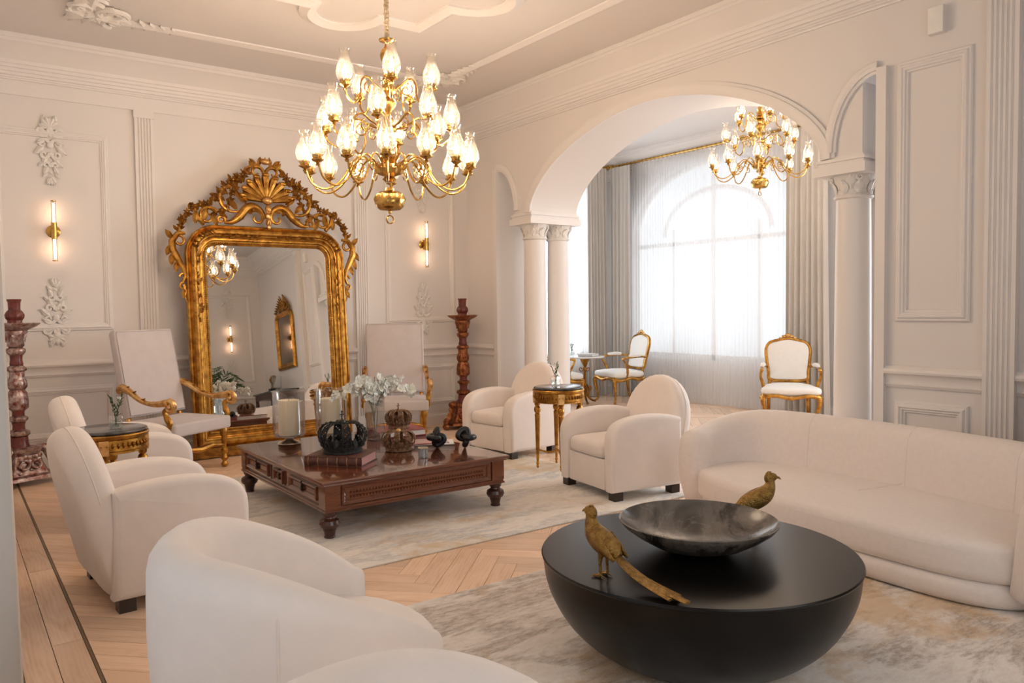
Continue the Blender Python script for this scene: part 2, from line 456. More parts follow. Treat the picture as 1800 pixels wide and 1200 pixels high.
# barbed quatrefoil rosette around the chandelier
def ros(cx, cy, hx, hy, lr):
    P = []
    for q in range(4):
        c = [(hx, hy), (-hx, hy), (-hx, -hy), (hx, -hy)][q]
        P.append((cx+c[0], cy+c[1]))
        nx = [(0, 1), (-1, 0), (0, -1), (1, 0)][q]
        ex = (cx+nx[0]*hx, cy+nx[1]*hy)
        d = (-nx[1], nx[0])
        for k in range(15):
            a = PI*k/14
            P.append((ex[0]-d[0]*lr*math.cos(a)+nx[0]*lr*1.15*math.sin(a), ex[1]-d[1]*lr*math.cos(a)+nx[1]*lr*1.15*math.sin(a)))
    return [(x, y, ZC) for x, y in P]
mp2 = [(a*1.3, b*1.35) for a, b in mp_]
O('ceiling_rosette', sweep(mp2, ros(2.68, 5.02, .66, .82, .30), True, (0, 0, 1)), TRIMP, ceiling, True, 30)
random.seed(3)
def corner_orn():
    g = []
    L = leafg(.16, .07, .018)
    def flat(gg, x, y, a, s=1):   # leaf from xz plane to the ceiling plane
        return xf(gg, Matrix.Translation((x, y, 0)) @ Matrix.Rotation(rad(a), 4, 'Z') @ Matrix.Rotation(PI/2, 4, 'X') @ Matrix.Scale(s, 4))
    for arm in (0, 1):
        for i in range(9):
            d = i*.085
            for s in (-1, 1):
                x, y = (-d, 0) if arm == 0 else (0, -d)
                base = 90 if arm == 0 else 180
                g.append(flat(L, x, y, base+s*(50+random.uniform(-15, 15)), (1.15-i*.075)))
            g.append(ball(*((-d, 0) if arm == 0 else (0, -d)), -.008, .03-.0015*i, 1, 1, .6, 8, 5))
    for i in range(9): g.append(flat(L, -.06, -.06, 360*i/9, 1.35))
    for sgn in (0, 1):
        sp = [(p[0], p[2], -.012) for p in spiral(-.16, -.16, .12, .02, 180+90*sgn, 180+90*sgn+500, 26)]
        g.append(tube(sp, lin(.022, .008, 26), 6))
        sp = [(p[0], p[2], -.012) for p in spiral(.05-.25*sgn, .05-.25*(1-sgn), .09, .015, 90*sgn, 90*sgn-480, 22)]
        g.append(tube(sp, lin(.02, .008, 22), 6))
    return join(*g)
co = corner_orn()
for (x, y, sx, sy) in ((4.30, 7.07, 1, 1), (1.0, 7.07, -1, 1), (4.30, 3.05, 1, -1), (1.0, 3.05, -1, -1)):
    O('ceiling_corner_ornament', mv(sc(co, sx, sy, 1), x, y, ZC-.012), PLAST, ceiling)

# ---- cornices (trim), one run around the main room and one around the annex
cor = [(3.43, 0), (3.43, .016), (3.442, .02), (3.448, .034), (3.46, .034), (3.463, .042), (3.478, .042), (3.482, .056), (3.505, .06), (3.51, .072), (3.535, .076), (3.54, .09),
       (3.565, .094), (3.57, .104), (3.60, .11), (3.625, .13), (3.66, .165), (3.70, .215), (3.715, .235), (3.72, .25), (3.745, .25), (3.75, .262), (3.785, .262), (3.785, 0)]
ST('trim_1', sweep([(z, p) for z, p in cor], [(XL, YF, 0), (XR, YF, 0), (XR, YB, 0), (XL, YB, 0)], True, (0, 0, 1)), TRIMP, 'stepped plaster cornice of the salon', smooth=True, sharp=25)
ST('trim_2', sweep([(z, p) for z, p in cor], [(XA, YS, 0), (XE, YS, 0), (XE, YN, 0), (XA, YN, 0)], True, (0, 0, 1)), TRIMP, 'stepped cornice of the annex', smooth=True, sharp=25)
ST('trim_3', box(XL, XR, YB-.014, YB, 3.32, 3.44), TRIMP, 'plain frieze band below the back cornice')

# ---- chair rails and baseboards
rail = [(.83, 0), (.83, .012), (.842, .016), (.848, .022), (.856, .022), (.860, .016), (.872, .016), (.90, .02), (.918, .034), (.925, .046), (.94, .05), (.955, .044), (.965, .03), (.975, .018), (.978, 0)]
base = [(0, 0), (0, .022), (.105, .022), (.12, .018), (.13, .008), (.142, .006), (.142, 0)]
def runx(prof, x0, x1, y):        # along the back wall, facing -Y
    return sweep(prof, [(x1, y, 0), (x0, y, 0)], False, (0, 0, 1))
def runy(prof, y0, y1, x):        # along the right wall, facing -X
    return sweep(prof, [(x, y0, 0), (x, y1, 0)], False, (0, 0, 1))
PIL = [(1.52, 1.685), (3.755, 3.92)]
xs = [XL, 1.52, 1.685, 3.755, 3.92, XR]
ST('trim_4', join(*[runx(rail, xs[i], xs[i+1], YB) for i in (0, 2, 4)]), TRIMP, 'moulded chair rail of the back wall', smooth=True, sharp=30)
ST('baseboard_back', join(*[runx(base, xs[i], xs[i+1], YB) for i in (0, 2, 4)]), TRIMP, 'white baseboard under the back wall')
ST('trim_5', join(runy(rail, 7.505, YB, XR), runy(rail, 2.165, Y_J0-.07, XR), runy(rail, YF, 1.985, XR)), TRIMP, 'moulded chair rail of the right wall', smooth=True, sharp=30)
ST('baseboard_right', join(runy(base, 7.505, YB, XR), runy(base, 2.165, Y_J0-.07, XR), runy(base, YF, 1.985, XR)), TRIMP, 'white baseboard under the right wall')
railf = sweep(rail, [(-.6, YF, 0), (XR, YF, 0)], False, (0, 0, 1))
ST('trim_6', railf, TRIMP, 'chair rail of the front wall', smooth=True, sharp=30)
ST('baseboard_annex', join(sweep(base, [(XE, YS, 0), (XE, YN, 0)], False, (0, 0, 1)), sweep(base, [(XE, YN, 0), (XA, YN, 0)], False, (0, 0, 1))), TRIMP, 'white baseboard of the annex')

# ---- panel mouldings on the walls (parts of their wall)
pm = [(0, -.035), (.008, -.035), (.014, -.028), (.014, -.018), (.022, -.01), (.024, .0), (.018, .008), (.018, .016), (.010, .022), (.010, .03), (0, .035)]
pm = [(a, b) for a, b in pm]
for x0, x1 in ((.41, 1.255), (4.175, 5.045)):
    O('panel_moulding', frame_x(x0, x1, 1.28, 3.01, pm, YB), TRIMP, wall_back, True, 30)
    O('panel_moulding', frame_x(x0, x1, .29, .70, pm, YB), TRIMP, wall_back, True, 30)
O('panel_moulding', frame_x(1.86, 3.58, .29, .70, pm, YB), TRIMP, wall_back, True, 30)
pmb = [(a*1.5, b*1.15) for a, b in pm]
for y0, y1 in ((2.30, 2.70), (.35, 1.75)):
    if y1 > 2: O('panel_moulding', frame_y(y0, y1, 1.32, 2.98, pmb, XR), TRIMP, wall_right, True, 30)
    O('panel_moulding', frame_y(y0, y1, .29, .70, pmb, XR), TRIMP, wall_right, True, 30)
def frame_f(x0, x1, z0, z1): return sweep(pm, [(x1, YF, z0), (x0, YF, z0), (x0, YF, z1), (x1, YF, z1)], True, (0, 1, 0))
for x0, x1 in ((4.175, 5.045),):
    O('panel_moulding', frame_f(x0, x1, 1.28, 3.01), TRIMP, wall_front, True, 30)
    O('panel_moulding', frame_f(x0, x1, .29, .70), TRIMP, wall_front, True, 30)
# fluted pilasters
def pil_prof(w, d, nf=5):
    P = [(-w/2, 0), (-w/2, d)]
    m = .018; fwid = (w-2*m)/nf
    for i in range(nf):
        a = -w/2+m+i*fwid
        P += [(a+.004, d)]
        for k in range(5):
            t = PI*k/4; P.append((a+fwid/2-(fwid/2-.006)*math.cos(t), d-.011*math.sin(t)))
        P += [(a+fwid-.004, d)]
    P += [(w/2, d), (w/2, 0)]
    return P
def pil(w, d, h):
    P = pil_prof(w, d); n = len(P); V = [(x, -y, z) for z in (.2, h) for x, y in P]
    F = [(i, (i+1) % n, (i+1) % n+n, i+n) for i in range(n)]
    F += [tuple(range(n-1, -1, -1)), tuple(range(n, 2*n))]
    return join((V, F), box(-w/2-.01, w/2+.01, -d-.012, 0, 0, .2), box(-w/2-.006, w/2+.006, -d-.008, 0, h, h+.07))
for a, b in PIL:
    O('fluted_pilaster', mv(pil(b-a, .03, 3.25), (a+b)/2, YB, 0), TRIMP, wall_back, True, 25)
O('fluted_pilaster', mv(rz(pil(.18, .055, 3.36), -PI/2), XR, 2.075, 0), TRIMP, wall_right, True, 25)
# casing of the arched opening
cas = [(0, -.032), (.03, -.032), (.042, -.02), (.042, .012), (.03, .02), (.022, .032), (0, .032)]
for yj, s in ((Y_J0, -1), (Y_J1, 1)):
    O('door_casing', mv(box(-.045, 0, -.035, .035, 0, 3.02), XR, yj+s*.035, 0), TRIMP, wall_right, False)
arcp = [(XR, ARC_C+(ARC_A+.055)*math.cos(PI-PI*k/60), ARC_Z+.0+(ARC_B+.055)*(1-abs(math.cos(PI-PI*k/60))**1.8)**(1/1.8)) for k in range(61)]
arcp = [(XR, IMP[0][1]-.055, 2.46)] + [p for p in arcp if p[2] > 2.5] + [(XR, IMP[1][0]+.055, 2.46)]
archiv = [(0, -.055), (.02, -.055), (.024, -.03), (.036, -.028), (.04, .0), (.034, .02), (.034, .04), (.026, .055), (0, .055)]
O('archivolt', sweep(archiv, arcp, False, (-1, 0, 0)), TRIMP, wall_right, True, 30)
for sgn in (-1, 1):
    yj = Y_J0 if sgn < 0 else Y_J1
    q = []
    for k in range(17):
        a = PI/2*k/16
        d = .33*math.cos(a)+.0
        q.append((XR, yj-sgn*(d+.028*math.cos(a)), 2.50+.53*math.sin(a)))
    if sgn > 0: q = q[::-1]
    q = [(x, y, z+.0) for x, y, z in q]
    O('archivolt', sweep([(a, b*.8) for a, b in archiv], q if sgn < 0 else q, False, (-1, 0, 0)), TRIMP, wall_right, True, 30)

# ---- columns with acanthus capitals and shared imposts
def capital():
    g = [lathe([(.118, 2.165), (.135, 2.175), (.138, 2.188), (.124, 2.198), (.118, 2.21), (.122, 2.26), (.145, 2.31), (.16, 2.335), (.16, 2.34)], 24)]
    L = leafg(.115, .085, .012, .045)
    for tier, (n, z, s, off) in enumerate(((8, 2.205, .8, 0), (8, 2.235, .95, .5))):
        for k in range(n):
            a = 2*PI*(k+off)/n
            g.append(xf(L, Matrix.Rotation(a, 4, 'Z') @ Matrix.Translation((0, -.122, z)) @ Matrix.Scale(s, 4)))
    for k in range(4):
        a = PI/4+k*PI/2
        sp = [(p[0], -.155+.0*p[2], p[2]) for p in spiral(0, 2.315, .028, .006, 90, 560, 14)]
        g.append(xf(tube(sp, .009, 5), Matrix.Rotation(a, 4, 'Z')))
    return join(*g)
shaft = lathe([(.175, 0), (.175, .055), (.17, .06), (.178, .075), (.172, .095), (.15, .10), (.146, .112), (.158, .125), (.152, .14), (.136, .145), (.132, .165), (.130, .8), (.124, 1.7), (.118, 2.17)], 32)
capg = capital()
cn = 0
for ip, (y0, y1) in enumerate(IMP):
    yc = (y0+y1)/2
    side = ('right of the arch', 'left of the arch')[ip]
    for k, xx in enumerate((5.43, 5.77)):
        c = ST('column_%d' % (cn+1), mv(shaft, xx, yc, 0), TRIMP, 'smooth round white column, %s one of the pair %s' % (('front', 'rear')[k], side), smooth=True, sharp=40); cn += 1
        O('capital', mv(capg, xx, yc, 0), PLAST, c, True, 40)
    ex = .045
    ST('trim_%d' % (8+ip), join(box(XR-ex, XA+ex*.5, y0-ex, y1+ex, 2.335, 2.405), box(XR-.02, XA+.02, y0-.022, y1+.022, 2.405, 2.43), box(XR-.03, XA+.01, y0-.032, y1+.032, 2.43, 2.452), box(XR-.012, XA, y0-.012, y1+.012, 2.45, 2.47)), TRIMP, 'impost slab over the column pair %s' % side)

# ---- plaster reliefs on the walls
random.seed(11)
def relief_low():
    """plume shaped ornament about .62 m high, z from 0 (bottom) to .62, centred on x"""
    g = []
    L = leafg(.085, .045, .016, .012)
    for (x, z, a, s) in ((.03, .10, 150, .9), (.07, .09, 110, 1.1), (.085, .12, 60, 1.0), (.05, .05, 175, .8), (.035, .2, -60, 1), (.05, .26, -45, 1.1), (.06, .30, -70, .9), (.03, .34, -20, 1.0), (.045, .40, -50, .8), (.025, .44, -25, .9), (.03, .5, -45, .65), (.01, .54, -12, .8)):
        g.append(place2(L, x, z, a, -.008, s))
    for c in ((.065, .13, .055, 200, -260), (.055, .24, .05, 160, 560), (.05, .335, .04, 200, -200), (.035, .43, .03, 150, 500)):
        sp = spiral(c[0], c[1], c[2], .008, c[3], c[4], 20)
        g.append(mv(tube(sp, lin(.016, .007, 20), 6), 0, -.012, 0))
    g = [mirx(join(*g))]
    for z, r in ((.04, .026), (.09, .03), (.155, .02), (.25, .026), (.33, .018), (.42, .014), (.5, .01)):
        g.append(ball(0, -.016, z, r, 1, .7, 1.2, 8, 6))
    for a in (-60, -30, 0, 30, 60): g.append(place2(L, 0, .075, 180+a, -.014, .9))
    for a in (-28, 0, 28): g.append(place2(L, 0, .53, a, -.01, .9))
    return join(*g)
def relief_up():
    g = [sc(relief_low(), 1, 1, -1)]
    g = [mv(g[0], 0, 0, .62)]
    L = leafg(.09, .05, .018, .012)
    for a in (-80, -50, -20, 20, 50, 80): g.append(place2(L, 0, .53, a, -.02, 1.0))
    return join(*g)
low_g, up_g = sc(relief_low(), 1, .55, 1), sc(relief_up(), 1, .55, 1)
for x in (.825, 4.63):
    O('plaster_ornament', mv(low_g, x, YB-.006, 1.115), PLAST, wall_back, True, 40)
    O('plaster_ornament', mv(up_g, x, YB-.006, 2.54), PLAST, wall_back, True, 40)
gf = rz(low_g, PI); gu = rz(up_g, PI)
O('plaster_ornament', mv(gf, 4.62, YF+.006, 1.115), PLAST, wall_front); O('plaster_ornament', mv(gu, 4.62, YF+.006, 2.54), PLAST, wall_front)

# ---- floor: herringbone planks with a straight border along the left wall
def wood_mat():
    m, nt, b = newmat('oiled_oak_plank')
    at = N(nt, 'ShaderNodeAttribute', attribute_name='pu'); oi = N(nt, 'ShaderNodeObjectInfo'); gi = N(nt, 'ShaderNodeNewGeometry')
    ad = N(nt, 'ShaderNodeMath', operation='ADD'); nt.links.new(oi.outputs['Random'], ad.inputs[0]); nt.links.new(gi.outputs['Random Per Island'], ad.inputs[1])
    fr = N(nt, 'ShaderNodeMath', operation='FRACT'); nt.links.new(ad.outputs[0], fr.inputs[0])
    sh = N(nt, 'ShaderNodeVectorMath', operation='SCALE'); sh.inputs[0].default_value = (13, 7, 3); nt.links.new(fr.outputs[0], sh.inputs['Scale'])
    va = N(nt, 'ShaderNodeVectorMath', operation='ADD'); nt.links.new(at.outputs['Vector'], va.inputs[0]); nt.links.new(sh.outputs[0], va.inputs[1])
    mp = N(nt, 'ShaderNodeMapping'); mp.inputs['Scale'].default_value = (1.6, 9, 1); nt.links.new(va.outputs[0], mp.inputs[0])
    n = N(nt, 'ShaderNodeTexNoise', Scale=1.6, Detail=5, Distortion=1.6); nt.links.new(mp.outputs[0], n.inputs['Vector'])
    w = N(nt, 'ShaderNodeTexWave', Scale=1.9, Distortion=9); w.inputs['Detail'].default_value = 3; w.bands_direction = 'Y'; nt.links.new(mp.outputs[0], w.inputs['Vector'])
    mx = N(nt, 'ShaderNodeMath', operation='MULTIPLY_ADD'); mx.inputs[1].default_value = .16; nt.links.new(w.outputs['Fac'], mx.inputs[0]); nt.links.new(n.outputs['Fac'], mx.inputs[2])
    r = ramp(nt, mx.outputs[0], [(.36, (.92, .69, .51)), (.62, (.87, .62, .44)), (.95, (.74, .48, .31))])
    hs = N(nt, 'ShaderNodeHueSaturation'); mr = N(nt, 'ShaderNodeMapRange'); mr.inputs['To Min'].default_value = .88; mr.inputs['To Max'].default_value = 1.12
    nt.links.new(fr.outputs[0], mr.inputs['Value']); nt.links.new(mr.outputs[0], hs.inputs['Value']); nt.links.new(r.outputs[0], hs.inputs['Color'])
    nt.links.new(hs.outputs[0], b.inputs['Base Color']); b.inputs['Roughness'].default_value = .27
    return m
WOODF = wood_mat()
floor = ST('floor', join(box(-.8, XA, YF-.2, YB, -.06, -.014), box(XA-.01, XE+.25, YS-.2, YN+.25, -.06, -.014)), SUBF, 'oak herringbone parquet floor')
def clip(poly, x0, x1, y0, y1):
    for ax, v, s in ((0, x0, 1), (0, x1, -1), (1, y0, 1), (1, y1, -1)):
        out = []
        for i in range(len(poly)):
            a, b = poly[i-1], poly[i]
            ia, ib = s*(a[ax]-v) >= -1e-9, s*(b[ax]-v) >= -1e-9
            if ia != ib:
                t = (v-a[ax])/(b[ax]-a[ax]); out.append(tuple(a[q]+(b[q]-a[q])*t for q in range(4)))
            if ib: out.append(b)
        poly = out
        if len(poly) < 3: return []
    return poly
def plank_geo(poly):
    n = len(poly)
    V = [(p[0], p[1], 0.) for p in poly]+[(p[0], p[1], -.013) for p in poly]; U = [(p[2], p[3], 0.) for p in poly]*2
    F = [tuple(range(n))]+[(i, i+n, (i+1) % n+n, (i+1) % n) for i in range(n)]
    return V, F, U
RUG1 = (1.35, 4.40, 3.82, 6.62); RUG2 = (1.45, 4.72, .25, 3.20)
def inrug(x, y, m=.0):
    return any(a+m < x < b-m and c+m < y < d-m for a, b, c, d in (RUG1, RUG2))
def proj(p):
    d = Vector(p)-CAM; k = d.dot(fw)
    if k < .1: return None
    return 900+FPX*d.dot(rr)/k, 600-FPX*d.dot(uu)/k, k
planks = []
PL, PW, G = .72, .12, .0012
def addp(poly, rects):
    for R in rects:
        q = clip(poly, *R)
        if len(q) >= 3:
            cx = sum(p[0] for p in q)/len(q); cy = sum(p[1] for p in q)/len(q)
            if all(inrug(p[0], p[1], .01) for p in q): continue
            ar = abs(sum(q[i-1][0]*q[i][1]-q[i][0]*q[i-1][1] for i in range(len(q))))/2
            if ar < 2e-4: continue
            pj = proj((cx, cy, 0)); vis = 0
            if pj and -60 < pj[0] < 1860 and 560 < pj[1] < 1240: vis = ar/pj[2]**2.6*(1 if cx < XR else .6)
            planks.append((vis, q))
main_r = (.452, XR, YF, YB); sill_r = (XR, XA, Y_J0, Y_J1); ann_r = (XA, XE, YS, YN)
c45 = math.sqrt(.5)
for i in range(-140, 140):
    for j in range(-14, 14):
        ox, oy = i*PW+j*PL, i*PW-j*PL
        for (a, b, c, d, hor) in ((ox, ox+PL, oy, oy+PW, 1), (ox, ox+PW, oy+PW, oy+PW+PL, 0)):
            a, b, c, d = a+G, b-G, c+G, d-G
            cor4 = [(a, c), (b, c), (b, d), (a, d)]
            poly = []
            for (x, y) in cor4:
                X, Y = (x-y)*c45+3.0, (x+y)*c45+4.4
                poly.append((X, Y, (x if hor else y), (y if hor else x)))
            if max(p[0] for p in poly) < .4 or min(p[0] for p in poly) > XE or max(p[1] for p in poly) < YF or min(p[1] for p in poly) > YN: continue
            addp(poly, (main_r, sill_r, ann_r))
# straight border: two plank rows framed by thin dark inlay strips
for row, (xa, xb) in enumerate(((.204, .318), (.321, .436))):
    y = YF+row*.55
    while y < YB:
        y2 = min(YB, y+1.15)
        planks_poly = [(xa, y+G, y, xa), (xb, y+G, y, xb), (xb, y2-G, y2, xb), (xa, y2-G, y2, xa)]
        addp(planks_poly, ((-.6, XR, YF, YB),)); y = y2
addp([(XL-.0, YF, 0, 0), (.190, YF, 0, .07), (.190, YB, 8, .07), (XL, YB, 8, 0)], ((-.6, XR, YF, YB),))
y = YF
for xa, xb in lin2 if False else ((-.6, -.3), (-.297, 0.0), (.003, .117)):
    addp([(xa, YF, 0, xa), (xb, YF, 0, xb), (xb, 3.4, 3.6, xb), (xa, 3.4, 3.6, xa)], ((-.6, XR, YF, YB),))
INLAY = mat('dark_inlay', (.20, .13, .065), .4, var=.2, scale=5)
for xa in (.1915, .4385): O('inlay_strip', box(xa, xa+.011, YF, YB, -.012, 0), INLAY, floor, False)
planks.sort(key=lambda t: -t[0])
def plank_mesh(name, geos):
    V, F, U = [], [], []
    for v, f, u in geos:
        n = len(V); V += v; U += u; F += [tuple(i+n for i in q) for q in f]
    me = bpy.data.meshes.new(name); me.from_pydata(V, [], F); me.update()
    at = me.attributes.new('pu', 'FLOAT_VECTOR', 'POINT')
    at.data.foreach_set('vector', [c for u in U for c in u])
    me.materials.append(WOODF); return me
for v, q in planks[:300]:
    O('plank', plank_mesh('plank', [plank_geo(q)]), None, floor)
rest = O('distant_planks', plank_mesh('distant_planks', [plank_geo(q) for v, q in planks[300:]]), None, floor)
rest['kind'] = 'stuff'

# ---- rugs
def rug_mat(name, cols, seed):
    m, nt, b = newmat(name)
    tc = N(nt, 'ShaderNodeTexCoord'); mp = N(nt, 'ShaderNodeMapping'); mp.inputs['Location'].default_value = (seed, seed*2, 0)
    nt.links.new(tc.outputs['Object'], mp.inputs[0])
    mp2 = N(nt, 'ShaderNodeMapping'); mp2.inputs['Scale'].default_value = (1, 2.6, 1); nt.links.new(mp.outputs[0], mp2.inputs[0])
    n1 = N(nt, 'ShaderNodeTexNoise', Scale=1.5, Detail=7, Roughness=.66, Distortion=.5); nt.links.new(mp2.outputs[0], n1.inputs['Vector'])
    n2 = N(nt, 'ShaderNodeTexNoise', Scale=14, Detail=9, Roughness=.85); nt.links.new(mp2.outputs[0], n2.inputs['Vector'])
    n3 = N(nt, 'ShaderNodeTexNoise', Scale=1.15, Detail=6, Roughness=.7); nt.links.new(mp.outputs[0], n3.inputs['Vector'])
    r1 = ramp(nt, n1.outputs['Fac'], [(.33, cols[0]), (.47, cols[1]), (.56, cols[2]), (.68, cols[0])])
    r2 = ramp(nt, n2.outputs['Fac'], [(.44, (0, 0, 0)), (.56, (1, 1, 1))])
    mx = N(nt, 'ShaderNodeMix', data_type='RGBA'); mx.inputs[7].default_value = (*cols[3], 1)
    ml = N(nt, 'ShaderNodeMath', operation='MULTIPLY'); ml.inputs[1].default_value = .55
    nt.links.new(r2.outputs[0], ml.inputs[0]); nt.links.new(ml.outputs[0], mx.inputs[0]); nt.links.new(r1.outputs[0], mx.inputs[6])
    r3 = ramp(nt, n3.outputs['Fac'], [(.52, (0, 0, 0)), (.60, (1, 1, 1))])
    ml2 = N(nt, 'ShaderNodeMath', operation='MULTIPLY'); nt.links.new(r3.outputs[0], ml2.inputs[0]); nt.links.new(n2.outputs['Fac'], ml2.inputs[1])
    mx2 = N(nt, 'ShaderNodeMix', data_type='RGBA'); mx2.inputs[7].default_value = (*cols[4], 1)
    nt.links.new(ml2.outputs[0], mx2.inputs[0]); nt.links.new(mx.outputs[2], mx2.inputs[6])
    nt.links.new(mx2.outputs[2], b.inputs['Base Color']); b.inputs['Roughness'].default_value = .95
    n4 = N(nt, 'ShaderNodeTexNoise', Scale=260, Detail=2); nt.links.new(tc.outputs['Object'], n4.inputs['Vector'])
    bp = N(nt, 'ShaderNodeBump', Strength=.5, Distance=.006); nt.links.new(n4.outputs['Fac'], bp.inputs['Height']); nt.links.new(bp.outputs[0], b.inputs['Normal'])
    return m
RC = [(.76, .69, .60), (.86, .80, .72), (.58, .565, .54), (.93, .89, .83), (.62, .40, .15)]
def rug(name, R, m, label):
    cx, cy = (R[0]+R[1])/2, (R[2]+R[3])/2
    o = O(name, rbox(R[0]-cx, R[1]-cx, R[2]-cy, R[3]-cy, 0, .010, .004, .01, 3), m); o.location = (cx, cy, .0005)
    return tag(o, label, 'rug')
rug('area_rug', RUG1, rug_mat('rug_distressed_a', RC, 1.7), 'pale distressed rug with ochre patches under the mahogany coffee table')
rug('area_rug', RUG2, rug_mat('rug_distressed_b', [(.70, .62, .55), (.86, .80, .74), (.46, .39, .33), (.93, .90, .86), (.64, .39, .13)], 5.3), 'grey and ochre distressed rug under the round black table')
# ================================================================== CURTAINS
def sheer_mat():
    m, nt, b = newmat('sheer_voile'); nt.nodes.remove(b); out = nt.nodes['Material Output']
    tr = N(nt, 'ShaderNodeBsdfTransparent'); tl = N(nt, 'ShaderNodeBsdfTranslucent'); df = N(nt, 'ShaderNodeBsdfDiffuse')
    tl.inputs[0].default_value = (.95, .95, .95, 1); df.inputs[0].default_value = (.88, .88, .88, 1)
    a = N(nt, 'ShaderNodeMixShader'); a.inputs[0].default_value = .35; nt.links.new(tl.outputs[0], a.inputs[1]); nt.links.new(df.outputs[0], a.inputs[2])
    c = N(nt, 'ShaderNodeMixShader'); c.inputs[0].default_value = .56; nt.links.new(tr.outputs[0], c.inputs[1]); nt.links.new(a.outputs[0], c.inputs[2])
    nt.links.new(c.outputs[0], out.inputs[0]); return m
SHEER = sheer_mat()
def drape(length, h, folds, amp, thick=.008, gather=.5, seed=1, flare=0., nz=14):
    """pleated cloth hanging from z=h to 0 along local x (0..length); closed double surface"""
    rnd = random.Random(seed); ph = [rnd.uniform(0, 6.28) for _ in range(6)]
    n = folds*10; V, F = [], []
    def off(s, t):
        a = amp*(gather+(1-gather)*t)*(1+.35*math.sin(3*s*6.28+ph[0]))
        return a*math.sin(folds*2*PI*s+.6*math.sin(5*s+ph[1])*(1-t*.3)+.5*t*math.sin(4*s*6.28+ph[2]))
    for side in (0, 1):
        for j in range(nz+1):
            t = j/nz
            for i in range(n+1):
                s = i/n
                V.append((length*s+flare*t*t*(s-.3), off(s, t)+side*thick, h*(1-t)))
    q = (n+1)*(nz+1)
    for j in range(nz):
        for i in range(n):
            a = j*(n+1)+i
            F.append((a, a+n+1, a+n+2, a+1)); F.append((q+a, q+a+1, q+a+n+2, q+a+n+1))
    def rim(ids): 
        for a, b in zip(ids[:-1], ids[1:]): F.append((a, b, q+b, q+a))
    rim(list(range(n+1))); rim(list(range(nz*(n+1)+n, nz*(n+1)-1, -1)))
    rim([j*(n+1) for j in range(nz, -1, -1)]); rim([j*(n+1)+n for j in range(nz+1)])
    return V, F
def sheet(length, h, folds, amp, seed=1, nz=8):
    rnd = random.Random(seed); ph = [rnd.uniform(0, 6.28) for _ in range(6)]; n = folds*8; V, F = [], []
    for j in range(nz+1):
        t = j/nz
        for i in range(n+1):
            s = i/n
            V.append((length*s, amp*(.6+.4*t)*(1+.5*math.sin(9*s+ph[0]))*math.sin(folds*2*PI*s+1.4*math.sin(13*s+ph[1])), h*(1-t)))
    for j in range(nz):
        for i in range(n):
            a = j*(n+1)+i; F.append((a, a+1, a+n+2, a+n+1))
    return V, F
def curtain(label, loc, rot, length, h, folds, amp, seed, flare=0., m=None, thick=.008):
    o = O('curtain', drape(length, h, folds, amp, thick, .5, seed, flare), m or CURT, None, True, 80)
    o.location = loc; o.rotation_euler = (0, 0, rot)
    return tag(o, label, 'curtain', 'heavy grey curtains')
def sheer(label, loc, rot, length, h, folds, amp, seed):
    o = O('sheer_curtain', sheet(length, h, folds, amp, seed), SHEER, None, True, 0)
    o.location = loc; o.rotation_euler = (0, 0, rot)
    return tag(o, label, 'sheer curtain', 'white sheer curtains')
ZR = 3.56
# local +x runs along world -Y (rot -90) on the east wall
curtain('grey beige curtain left of the bright arched window, in the annex corner', (8.55, 9.00, .015), -PI/2, .42, ZR, 5, .035, 2)
curtain('beige curtain right of the arched window, behind the single gilt chair', (8.56, 5.85, .015), -PI/2, .55, ZR, 7, .04, 3, .06)
sheer('sheer white curtain, left half of the arched window', (8.66, 8.66, .02), -PI/2, 1.42, ZR, 26, .022, 4)
sheer('sheer white curtain, right half of the arched window', (8.66, 7.24, .02), -PI/2, 1.50, ZR, 24, .022, 5)
curtain('grey curtain on the annex end wall, next to the column pair', (8.10, 9.05, .015), 0, .40, ZR, 6, .038, 6)
sheer('sheer white curtain of the end window, seen between column and grey curtain', (6.05, 9.17, .02), 0, 2.15, ZR, 34, .02, 7)
curtain('grey curtain at the left edge of the picture beside the camera', (.076, 3.56, .0), -PI/2+.05, .62, 3.18, 5, .055, 9, .05, None, .012)
def rodset(label, a, b, rings, name='curtain_rod'):
    a, b = Vector(a), Vector(b); L = (b-a).length; d = (b-a).normalized()
    ang = math.atan2(d.y, d.x)
    t = T(name, label, 'curtain rod', a, ang, 'brass curtain rods')
    O('rod', tube([(0, 0, 0), (L, 0, 0)], .017, 10), BRASS, t)
    for x, s in ((0, -1), (L, 1)):
        O('finial', mv(ry(lathe([(.017, 0), (.03, .005), (.03, .015), (.02, .02), (.034, .035), (.036, .05), (.02, .068), (.0001, .075)], 12), s*PI/2), x, 0, 0), BRASS, t)
    for i in range(rings):
        x = .06+(L-.12)*i/(rings-1)
        O('ring', xf(tube([(0, .024*math.cos(q*PI/6), .024*math.sin(q*PI/6)-.006) for q in range(12)], .003, 5, True), Matrix.Translation((x, 0, 0))), BRASS, t)
    for x in (.12, L/2, L-.12):
        O('bracket', join(tube([(x, 0, 0), (x, .16, 0)], .008, 6), mv(rx(lathe([(.03, 0), (.03, .01), (.012, .02)], 12), PI/2), x, .165, 0)), BRASS, t)
    return t
rodset('long brass curtain rod above the arched window', (8.63, 5.22, 3.615), (8.63, 9.02, 3.615), 46)
for o in list(COL.objects):
    if o.name.startswith('curtain_rod'): o.rotation_euler[2] = PI/2; 
for o in COL.objects:
    if o.name == 'curtain_rod':
        for ch in o.children:
            if ch.name.startswith('bracket'): ch.scale = (1, -1, 1)
t = rodset('short brass curtain rod on the annex end wall', (5.98, 9.14, 3.615), (8.58, 9.14, 3.615), 30)

